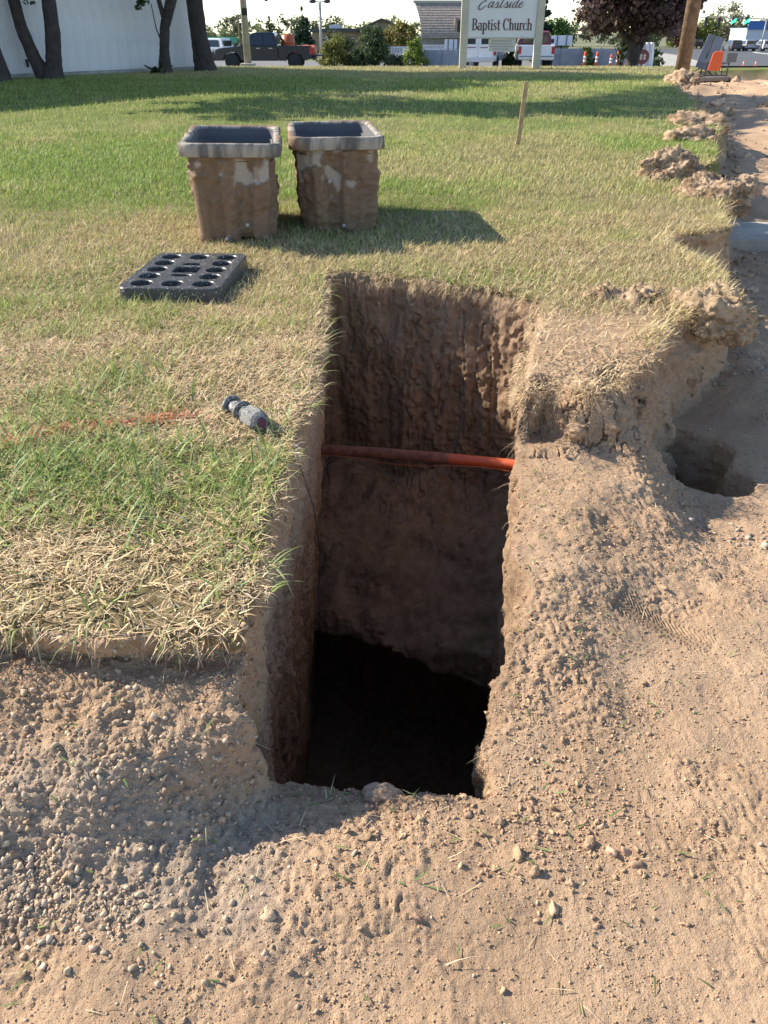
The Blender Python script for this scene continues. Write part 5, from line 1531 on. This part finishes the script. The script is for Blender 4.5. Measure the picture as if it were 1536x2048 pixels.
def road_barrier():
    t = thing('work_zone_barrier', 'wheeled steel stand with an orange road work panel', 'barrier', (7.12, 19.0, .06), math.radians(-14))
    st_ = simple_mat('stand_steel', (.10, .085, .075), .6, .3)
    for x in (-.22, .22): MB().box(x - .014, x + .014, -.014, .014, .08, .36).build('upright', st_, t)
    for x in (-.02, .11): MB().box(x - .008, x + .008, -.01, .01, .12, .36).build('upright', st_, t)
    for z in (.10, .33): MB().box(-.24, .24, -.012, .012, z, z + .02).build('rail', st_, t)
    MB().prism([(-.26, .0), (-.28, .08), (.27, .10), (.28, .02)], -.14, .14).build('trailer_base', simple_mat('base_grey', (.22, .19, .16), .8), t, bevel=.01)
    p = MB().prism([(-.19, .20), (-.135, .53), (-.08, .56), (.08, .56), (.07, .20)], -.045, -.018).build('orange_panel', M_TRAF, t, bevel=.012)
    for s in (-1, 1):
        MB().lathe([(.065, -.03), (.075, -.02), (.075, .02), (.065, .03)], 16, Matrix.Translation((s * .25, -.02, .02)) @ Matrix.Rotation(math.pi / 2, 4, 'X')).build('wheel', M_TYRE, t, True)
    MB().box(.15, .36, -.02, -.004, .36, .53).build('small_panel', simple_mat('panel_grey', (.17, .165, .16), .6), t, bevel=.004)
road_barrier()
for lb, x, y in (('thin orange tube marker on the road, nearer the sand kerb', 16.15, 40), ('thin orange tube marker on the road, at the frame edge', 16.9, 40.5)):
    t = thing('tube_marker', lb, 'traffic marker', (x, y, float(back_z(y)) + .06), 0, 'orange tube markers on the road')
    MB().lathe([(.10, 0), (.10, .02), (.028, .03), (.026, .24), (.01, .25)], 10).build('tube', M_TRAF, t, True)
    MB().lathe([(.03, .14), (.03, .19)], 10).build('band', M_REFL, t, True)
for lb, x, y, h in (('small orange cone left of the utility pole', 9.55, 27.0, .28), ('small orange cone nearest the utility pole', 8.75, 25.6, .16)):
    t = thing('traffic_cone', lb, 'traffic cone', (x, y, .05), 0, 'orange cones near the utility pole')
    MB().box(-.09, .09, -.09, .09, 0, .02).build('foot', M_TRAF, t); MB().lathe([(.07, .02), (.045, h * .6), (.015, h)], 14).build('cone', M_TRAF, t, True)
    MB().lathe([(.062, h * .35), (.05, h * .55)], 14).build('band', M_REFL, t, True)
# traffic lights on their far mast
t = thing('traffic_light', 'far traffic lights on a mast arm showing green arrows', 'traffic light', (59.5, 142, -1.75))
st_ = simple_mat('mast_grey', (.30, .31, .32), .5)
MB().tube([(0, 0, 0), (0, 0, 4.6)], .12, 10).build('mast', st_, t, True)
MB().tube([(0, 0, 4.5), (-10.4, 0, 4.75)], .07, 8).build('arm', st_, t, True)
m_ga, nt_, b_ = new_mat('green_arrow_lamp'); b_.inputs['Base Color'].default_value = (.05, .6, .3, 1)
b_.inputs['Emission Color'].default_value = (.05, .9, .4, 1); b_.inputs['Emission Strength'].default_value = 1.6
for x, lit_ in ((-5.2, True), (-3.1, True), (-9.4, False), (-7.4, False)):
    h_ = MB().box(x - .22, x + .22, -.15, .15, 3.55, 4.75).build('signal_head', M_BLACKP, t, bevel=.03)
    for z in (3.75, 4.15, 4.55):
        if lit_ and z == 4.15:
            MB().add([(x - .45, -.24, z - .25), (x - .25, -.24, z - .35), (x + .45, -.24, z + .35), (x + .15, -.24, z + .4)], [(0, 1, 2, 3)]).add([(x - .45, -.25, z + .12), (x - .2, -.25, z - .1), (x + .45, -.25, z - .02), (x + .3, -.25, z + .12)], [(0, 1, 2, 3)]).build('lit_arrow', m_ga, h_)
        else: MB().lathe([(.13, 0), (.13, .03)], 12, Matrix.Translation((x, -.152, z)) @ Matrix.Rotation(math.pi / 2, 4, 'X')).build('lens', simple_mat('lens_dark', (.02, .02, .02), .3), h_)
far_house('blue_signed_shop', 'far white building with a blue sign at the right edge', (69.2, 166, -1.8), 5.6, 8, 3.2, .3, simple_mat('shop_white', (.55, .58, .62), .8), simple_mat('shop_trim', (.35, .4, .46), .7), 0, .1, False, ((-1.5, 1.0, .4, 1.6),))
t = thing('blue_sign', 'blue shop sign high on the far white building', 'sign', (69.0, 165.8, 1.45))
MB().box(-2.7, 2.7, -.15, .0, 0, 1.25).build('panel', simple_mat('sign_blue', (.03, .13, .38), .5), t, bevel=.03)
MB().box(-2.75, 2.75, -.2, -.0, 1.252, 1.34).build('trim', simple_mat('sign_trim', (.1, .2, .4), .5), t)
# ------------------------------------------------------------------ trees and shrubs
M_LEAF = attr_mat('leaves', rough=.6, transl=.3, spec=.3)
M_BARK = simple_mat('bark', (.13, .105, .085), .95, noise=.45, nscale=7, bump=.03)
M_BARKD = simple_mat('bark_dark', (.075, .06, .055), .95, noise=.4, nscale=7, bump=.03)
def leaf_cloud(lobes, n, size, c0, c1, name='crown', parent=None, clump=.22, per=26, up=.35, elong=1.5, shell=.45):
    """lobes: (cx,cy,cz,rx,ry,rz); leaves gather in clumps spread through the lobes"""
    vol = np.array([l[3] * l[4] * l[5] for l in lobes]) ** .67; vol /= vol.sum()
    k = max(4, n // per)
    which = rng.choice(len(lobes), k, p=vol); lb = np.array(lobes)[which]
    d = rng.normal(0, 1, (k, 3)); d /= np.linalg.norm(d, axis=1)[:, None]
    r = rng.uniform(shell, 1.0, k) ** .6
    cc = lb[:, :3] + d * r[:, None] * lb[:, 3:6] * (1 + .12 * rng.normal(0, 1, (k, 1)))
    sh = rng.uniform(0, 1, k)
    i = rng.randint(0, k, n)
    sc = np.minimum(lb[i, 3], np.minimum(lb[i, 4], lb[i, 5])) * clump
    p = cc[i] + rng.normal(0, 1, (n, 3)) * sc[:, None] * np.array([1, 1, .75])
    nrm = rng.normal(0, 1, (n, 3)) + d[i] * .7 + np.array([0, 0, up]); nrm /= np.linalg.norm(nrm, axis=1)[:, None]
    a = np.cross(nrm, rng.normal(0, 1, (n, 3))); a /= np.linalg.norm(a, axis=1)[:, None]
    b = np.cross(nrm, a)
    s = size * rng.uniform(.6, 1.3, n)
    A = a * (s * elong * .5)[:, None]; B = b * (s * .5)[:, None]
    v = np.stack([p - A, p + B - A * .1, p + A, p - B - A * .1], 1).reshape(-1, 3)
    q = np.arange(n * 4).reshape(n, 4)
    t = np.clip(.6 * sh[i] + .4 * rng.rand(n), 0, 1)
    c = vary(mixc(c0, c1, t), .12)
    return np_mesh(name, v, q, M_LEAF, False, np.repeat(c, 4, axis=0), 'col', parent)
def limb_tree(name, label, base, trunk, limbs, lobes, n, size, c0, c1, group=None, bark=M_BARK, cat='tree', clump=.22, rough_r=True, **kw):
    """trunk: list of (x,y,z,r) relative to base; limbs: list of such lists"""
    t = thing(name, label, cat, base, 0, group)
    for nm, path in [('trunk', trunk)] + [('limb', l) for l in limbs]:
        # resample for a slightly knotted outline
        pts, rs = [], []
        for a, b in zip(path[:-1], path[1:]):
            for k in range(6):
                f = k / 6; pts.append(Vector(a[:3]).lerp(Vector(b[:3]), f)); rs.append((a[3] + (b[3] - a[3]) * f) * (1 + .05 * random.uniform(-1, 1)))
        pts.append(Vector(path[-1][:3])); rs.append(path[-1][3])
        MB().tube(pts, rs, 14).build(nm, bark, t, True)
    leaf_cloud(lobes, n, size, c0, c1, 'crown', t, clump, **kw)
    return t
LG0, LG1 = (.045, .085, .022), (.11, .17, .045)
# --- trees along the white building: trunks in view, crowns above the frame shade the lawn
GT = 'trees along the white building'
limb_tree('shade_tree', 'thick dark trunk at the left frame edge before the white building', (-7.95, 18.2, .05),
  [(0, 0, -.1, .30), (.02, 0, .15, .24), (-.05, 0, .8, .19), (-.12, .05, 1.8, .17), (-.1, .1, 3.0, .12)],
  [[(-.1, .05, 1.7, .12), (-.9, .2, 2.8, .08), (-1.8, .2, 3.6, .04)], [(-.1, .05, 2.2, .1), (.8, -.3, 3.0, .06), (1.3, -.3, 3.8, .03)]],
  [(-.6, .2, 3.7, 1.9, 1.7, 1.1), (.9, -.1, 4.1, 1.4, 1.3, .9), (-2.2, .1, 3.5, 1.4, 1.3, .9), (1.2, -2.6, 4.4, 1.3, 1.2, .7), (2.6, -3.6, 5.0, 1.3, 1.1, .7), (.2, -4.0, 4.6, 1.3, 1.1, .7)], 8000, .17, LG0, LG1, GT, M_BARKD)
t2_ = limb_tree('shade_tree', 'forked tree with two leaning trunks before the white building', (-7.2, 19.0, .05),
  [(.0, 0, -.1, .30), (-.10, 0, .12, .19), (-.24, 0, .45, .135), (-.38, 0, 1.0, .125), (-.46, .05, 1.9, .11), (-.6, .1, 3.2, .08)],
  [[(.06, 0, .02, .26), (.16, 0, .35, .17), (.26, 0, .9, .15), (.32, .03, 1.8, .135), (.45, .1, 3.2, .09)], [(.36, .05, 1.9, .09), (1.1, .2, 2.9, .05), (1.8, .2, 3.5, .03)]],
  [(-.3, .2, 4.2, 1.7, 1.6, 1.2), (1.2, .2, 4.2, 1.6, 1.4, 1.1), (.4, .3, 5.0, 1.4, 1.4, .9), (2.9, -4.2, 5.6, 1.4, 1.1, .7), (3.4, -2.6, 6.2, 1.5, 1.2, .8)], 7000, .17, LG0, LG1, GT, M_BARKD)
limb_tree('shade_tree', 'slender leaning tree with a bushy base before the white wall', (-5.28, 21.6, .08),
  [(-.05, 0, -.1, .24), (-.04, 0, .18, .15), (.0, 0, .55, .115), (.08, .0, 1.0, .115), (.30, 0, 1.5, .12), (.7, .1, 2.3, .10), (.9, .2, 3.6, .07)],
  [[(.10, 0, 1.05, .06), (.0, 0, 1.6, .05), (-.3, .1, 2.6, .04), (-.8, .2, 3.4, .03)], [(-.02, 0, .62, .022), (-.12, -.05, .95, .014), (-.16, -.06, 1.45, .008)]],
  [(.6, .3, 4.3, 1.8, 1.6, 1.2), (-.9, .2, 4.0, 1.3, 1.3, .9), (1.9, .2, 4.7, 1.3, 1.2, .9), (2.4, -4.6, 6.6, 1.7, 1.4, .8), (1.0, -3.2, 7.4, 1.5, 1.3, .8)], 7400, .17, LG0, LG1, GT, M_BARKD)
limb_tree('shade_tree', 'straight dark trunk at the right corner of the white building', (-4.62, 22.9, .08),
  [(.03, 0, -.1, .34), (.0, 0, .2, .27), (-.06, 0, .8, .21), (-.08, 0, 1.5, .20), (-.05, .05, 3.0, .15), (0, .1, 4.4, .09)],
  [[(-.05, .03, 1.5, .12), (.6, .2, 2.6, .08), (1.5, .3, 3.6, .05)], [(-.05, .03, 2.4, .1), (-.9, .2, 3.6, .06), (-1.4, .2, 4.6, .03)]],
  [(.0, .2, 5.3, 1.9, 1.8, 1.3), (1.6, .3, 4.9, 1.6, 1.5, 1.1), (-1.0, .1, 5.5, 1.5, 1.4, 1.0), (.4, .2, 6.6, 1.4, 1.3, .9)], 7200, .17, LG0, LG1, GT, M_BARKD)
# leafy twigs that hang into view
def twig(label, base, path, n, size, group):
    t = thing('hanging_twig', label, 'branch', base, 0, group)
    MB().tube(path, [.012, .009, .005, .003][:len(path)], 6).build('stem', M_BARKD, t, True)
    pts = [Vector(p) for p in path[1:]]
    leaf_cloud([(p.x, p.y, p.z, .13, .13, .13) for p in pts], n, size, (.04, .08, .03), (.07, .13, .04), 'leaves', t, .4, 6)
GB = 'leafy twigs hanging into the top of the view'
twig('leafy twig hanging before the white wall by the slender tree', (-5.30, 21.3, 1.35), [(.0, 0, .9), (-.12, 0, .5), (-.30, 0, .28), (-.42, 0, .15)], 46, .11, GB)
twig('leafy twig hanging over the forked trunks', (-7.05, 18.8, 1.45), [(.0, 0, .9), (-.1, 0, .4), (-.22, 0, .15), (-.05, 0, -.05)], 50, .11, GB)
twig('leafy twig tip hanging in the sky above the black pickup', (-2.55, 20.5, 1.72), [(-.3, 0, .7), (-.1, 0, .2), (.05, 0, .03), (.16, 0, .08)], 46, .10, GB)
# --- purple tree
limb_tree('purple_tree', 'large purple-leaved tree beside the utility pole', (10.0, 36.0, -.32),
  [(.0, 0, -.1, .36), (0, 0, .2, .27), (.02, 0, .8, .24), (0, 0, 1.6, .2), (.05, 0, 3.0, .14)],
  [[(0, 0, .7, .14), (-.8, .1, 1.6, .09), (-1.6, .2, 2.6, .05)], [(0, 0, .8, .14), (.8, .1, 1.7, .09), (1.6, 0, 2.7, .05)], [(.05, 0, .2, .12), (.35, .1, .9, .1), (.7, 0, 1.8, .06)]],
  [(-.2, 0, 3.2, 2.0, 2.0, 1.9), (-1.3, -.3, 2.1, 1.15, 1.3, .95), (.9, -.2, 2.2, 1.35, 1.4, 1.0), (1.6, 0, 3.0, 1.0, 1.2, 1.2), (-1.6, 0, 3.4, 1.0, 1.2, 1.2), (0, -.6, 1.9, 1.3, 1.0, .75)],
  15000, .15, (.05, .026, .032), (.19, .125, .105), None, M_BARKD, clump=.15, per=22)
# --- conifers
def conifer(label, base, h, w, n, c0=(.02, .045, .025), c1=(.055, .09, .05), group='conifers behind the pickup'):
    t = thing('conifer', label, 'tree', base, 0, group)
    MB().tube([(0, 0, -.2), (0, 0, h * .95)], [w * .09, .02], 8).build('trunk', M_BARKD, t, True)
    lobes = []
    m = 9
    for k in range(m):
        z = h * (.14 + .86 * k / m); r = w * .5 * (1 - k / m) ** .85 + .04
        for a in range(5 if k < 7 else 2):
            an = a * 1.256 + k * .7; rr = r * random.uniform(.5, .75)
            lobes.append((math.cos(an) * rr, math.sin(an) * rr, z - .08 * h * random.random(), r * .5, r * .5, h / m * .55))
    lobes.append((0, 0, h * .96, .05, .05, h * .05))
    leaf_cloud(lobes, n, w * .075, c0, c1, 'crown', t, .3, 14, 0, 2.4)
conifer('tall dark conifer above the rear of the black pickup', (-8.05, 90, -1.2), 4.15, 2.5, 3600)
conifer('small dark conifer left of the tall one', (-9.35, 92, -1.2), 2.7, 1.3, 1300)
conifer('thin spire-shaped conifer above the pickup cab', (-13.9, 110, -1.4), 4.4, 1.9, 2000, (.045, .075, .04), (.10, .14, .07))
conifer('second thin conifer just right of the spire-shaped one', (-12.9, 111, -1.4), 3.85, 1.2, 1300, (.03, .055, .03), (.07, .10, .055))
conifer('thin conifer right of the green-roofed shop', (-17.6, 106, -1.4), 4.1, 1.4, 1300, (.05, .075, .045), (.10, .13, .07))
conifer('dark conifer right behind the church sign', (12.4, 72, -1.2), 5.6, 2.2, 2600, (.015, .035, .025), (.035, .065, .04))
# --- shrubs and broad-leaved trees beyond the lawn
def shrub(name, label, base, lobes, n, size, c0, c1, trunk_h=.4, group='shrubs beyond the lawn', clump=.24, **kw):
    t = thing(name, label, 'shrub' if name == 'shrub' else 'tree', base, 0, group)
    m = MB()
    for k in range(3):
        a = k * 2.1 + base[0]; m.tube([(0, 0, -.2), (.12 * math.cos(a), .12 * math.sin(a), trunk_h), (.4 * math.cos(a), .3 * math.sin(a), trunk_h * 2.2)], [.05, .04, .015], 6)
    m.build('stems' if name == 'shrub' else 'trunk', M_BARK, t, True)
    leaf_cloud(lobes, n, size, c0, c1, 'crown', t, clump, **kw)
YG0, YG1 = (.14, .15, .035), (.30, .29, .07)
MG0, MG1 = (.055, .085, .035), (.15, .19, .075)
shrub('shrub', 'yellow-green shrub right of the black pickup tail', (-3.5, 62, -1.15), [(0, 0, .7, .75, .6, .7), (.3, 0, 1.35, .5, .5, .55), (-.6, 0, .5, .5, .5, .5), (-.4, 0, 1.2, .4, .4, .4)], 2600, .12, YG0, YG1)
shrub('shrub', 'tall mid-green shrub in the middle of the hedge line', (-.75, 62, -1.15), [(0, 0, 1.0, .95, .7, .9), (-.1, 0, 1.9, .7, .6, .6), (.5, 0, 1.3, .6, .6, .7), (-.9, 0, .6, .6, .5, .55)], 4200, .13, MG0, MG1)
shrub('shrub', 'bright lime-green shrub before the blue-grey fence', (1.95, 60.5, -1.12), [(0, 0, .7, .6, .5, .7), (.1, 0, 1.3, .4, .4, .45), (.5, 0, .45, .4, .4, .45)], 2200, .11, (.13, .19, .03), (.26, .33, .06))
shrub('shrub', 'low grey-green shrub between the tall and the lime-green ones', (.65, 61.5, -1.15), [(0, 0, .45, .7, .5, .45), (.5, 0, .4, .4, .4, .4)], 1500, .11, (.07, .09, .05), (.16, .18, .10))
shrub('shrub', 'low olive shrub left of the tall green one', (-2.2, 62.5, -1.15), [(0, 0, .45, .7, .5, .45), (-.5, 0, .5, .4, .4, .4)], 1500, .11, (.09, .11, .045), (.20, .21, .08))
shrub('broad_tree', 'yellow-leaved tree before the dark gabled house', (1.2, 84, -1.2), [(0, 0, 1.9, 1.1, .9, 1.0), (-.9, 0, 1.6, .7, .7, .8), (.9, 0, 1.9, .8, .7, .9), (.4, 0, 2.5, .6, .6, .5)], 3200, .16, (.17, .15, .05), (.33, .28, .09), 1.0, 'trees behind the shrubs')
shrub('broad_tree', 'olive tree before the flat-roofed tan building', (-4.3, 86, -1.2), [(0, 0, 1.3, .9, .8, .9), (.8, 0, 1.2, .6, .6, .7), (-.8, 0, 1.4, .5, .6, .8)], 2000, .15, (.07, .09, .04), (.17, .18, .08), .8, 'trees behind the shrubs')
shrub('broad_tree', 'bright green tree behind the white pickup', (13.7, 72, -1.2), [(0, 0, 2.1, 1.0, .9, 1.0), (.7, 0, 1.7, .7, .7, .8), (-.5, 0, 1.5, .6, .6, .6)], 3000, .15, (.05, .12, .025), (.14, .26, .05), 1.0, 'trees behind the shrubs')
shrub('broad_tree', 'loose green tree above the green-roofed shop', (-17.0, 98, -1.3), [(0, 0, 1.7, .9, .8, .8), (.6, 0, 1.2, .6, .6, .6), (-.5, 0, 1.2, .5, .5, .6)], 1600, .15, (.12, .15, .06), (.24, .27, .11), .8, 'trees behind the shrubs')
shrub('shrub', 'green ivy bush climbing the fence beside the first marker', (12.75, 55.8, -.95), [(0, 0, .5, .25, .25, .5), (-.15, 0, .95, .25, .25, .2), (.2, 0, .35, .2, .2, .35)], 1400, .09, (.03, .07, .02), (.12, .19, .04))
shrub('shrub', 'dark ivy clump between the van and the white pickup', (7.45, 53, -.88), [(0, 0, .5, .22, .25, .5), (.1, 0, .35, .25, .2, .35)], 900, .09, (.025, .06, .02), (.09, .15, .035))
shrub('shrub', 'dark shrub hugging the purple tree trunk', (9.80, 37.0, -.36), [(0, 0, .4, .16, .25, .5), (.1, 0, .9, .18, .2, .35)], 800, .07, (.03, .05, .02), (.08, .11, .035))
shrub('shrub', 'small green shrub between the round sign and the utility pole', (12.9, 43, -.55), [(0, 0, .45, .35, .3, .4), (.2, 0, .25, .35, .3, .25), (-.1, 0, .8, .25, .2, .2)], 1300, .08, (.05, .09, .03), (.15, .2, .07))
shrub('shrub', 'leafy suckers round the foot of the slender tree', (-5.40, 21.45, .06), [(0, 0, .12, .16, .14, .14), (-.12, 0, .08, .1, .1, .1)], 300, .06, (.02, .04, .015), (.05, .08, .025), .1)
# far trees at the right, along the road
GR = 'trees along the far road'
def road_tree(label, x, y, w, h, n, c0, c1, zc=None):
    shrub('broad_tree', label, (x, y, -1.8), [(0, 0, h * .55, w * .42, w * .4, h * .42), (-.2 * w, 0, h * .42, w * .3, w * .3, h * .32), (.22 * w, 0, h * .5, w * .28, w * .3, h * .34)], n, .36, c0, c1, h * .2, GR, .2)
road_tree('dark green tree left of the far road, next to the utility pole', 51.5, 182, 5.5, 5.4, 1500, MG0, MG1)
road_tree('yellow-green tree above the far road', 61.0, 190, 4.6, 6.2, 1300, (.16, .18, .05), (.30, .31, .09))
road_tree('burgundy tree above the far cars', 62.0, 186, 4.4, 4.6, 1300, (.07, .025, .035), (.16, .07, .08))
road_tree('large yellow-green tree left of the blue sign', 66.2, 186, 4.8, 6.6, 1500, (.13, .16, .04), (.26, .28, .07))
road_tree('pale tall tree high above the blue sign', 75.0, 200, 7.0, 9.2, 1500, (.20, .19, .12), (.34, .31, .20))
road_tree('grey-green tree in the middle behind the far traffic', 56.5, 196, 6.5, 5.8, 1500, (.10, .13, .06), (.20, .23, .10))
# distant tree line: a mass nobody could count
lobes = []
for k in range(90):
    x = -70 + k * 1.9 + random.uniform(-.8, .8); h = random.uniform(2.0, 3.0)
    if 52 < x < 60: h *= .8
    lobes.append((x, 210 + random.uniform(-6, 6), -1.6 + h, random.uniform(1.6, 2.6), 1.5, h))
o = leaf_cloud(lobes, 18000, .5, (.11, .14, .08), (.24, .26, .13), 'treeline', None, .3)
tag(o, 'distant pale green tree line along the horizon', kind='stuff')
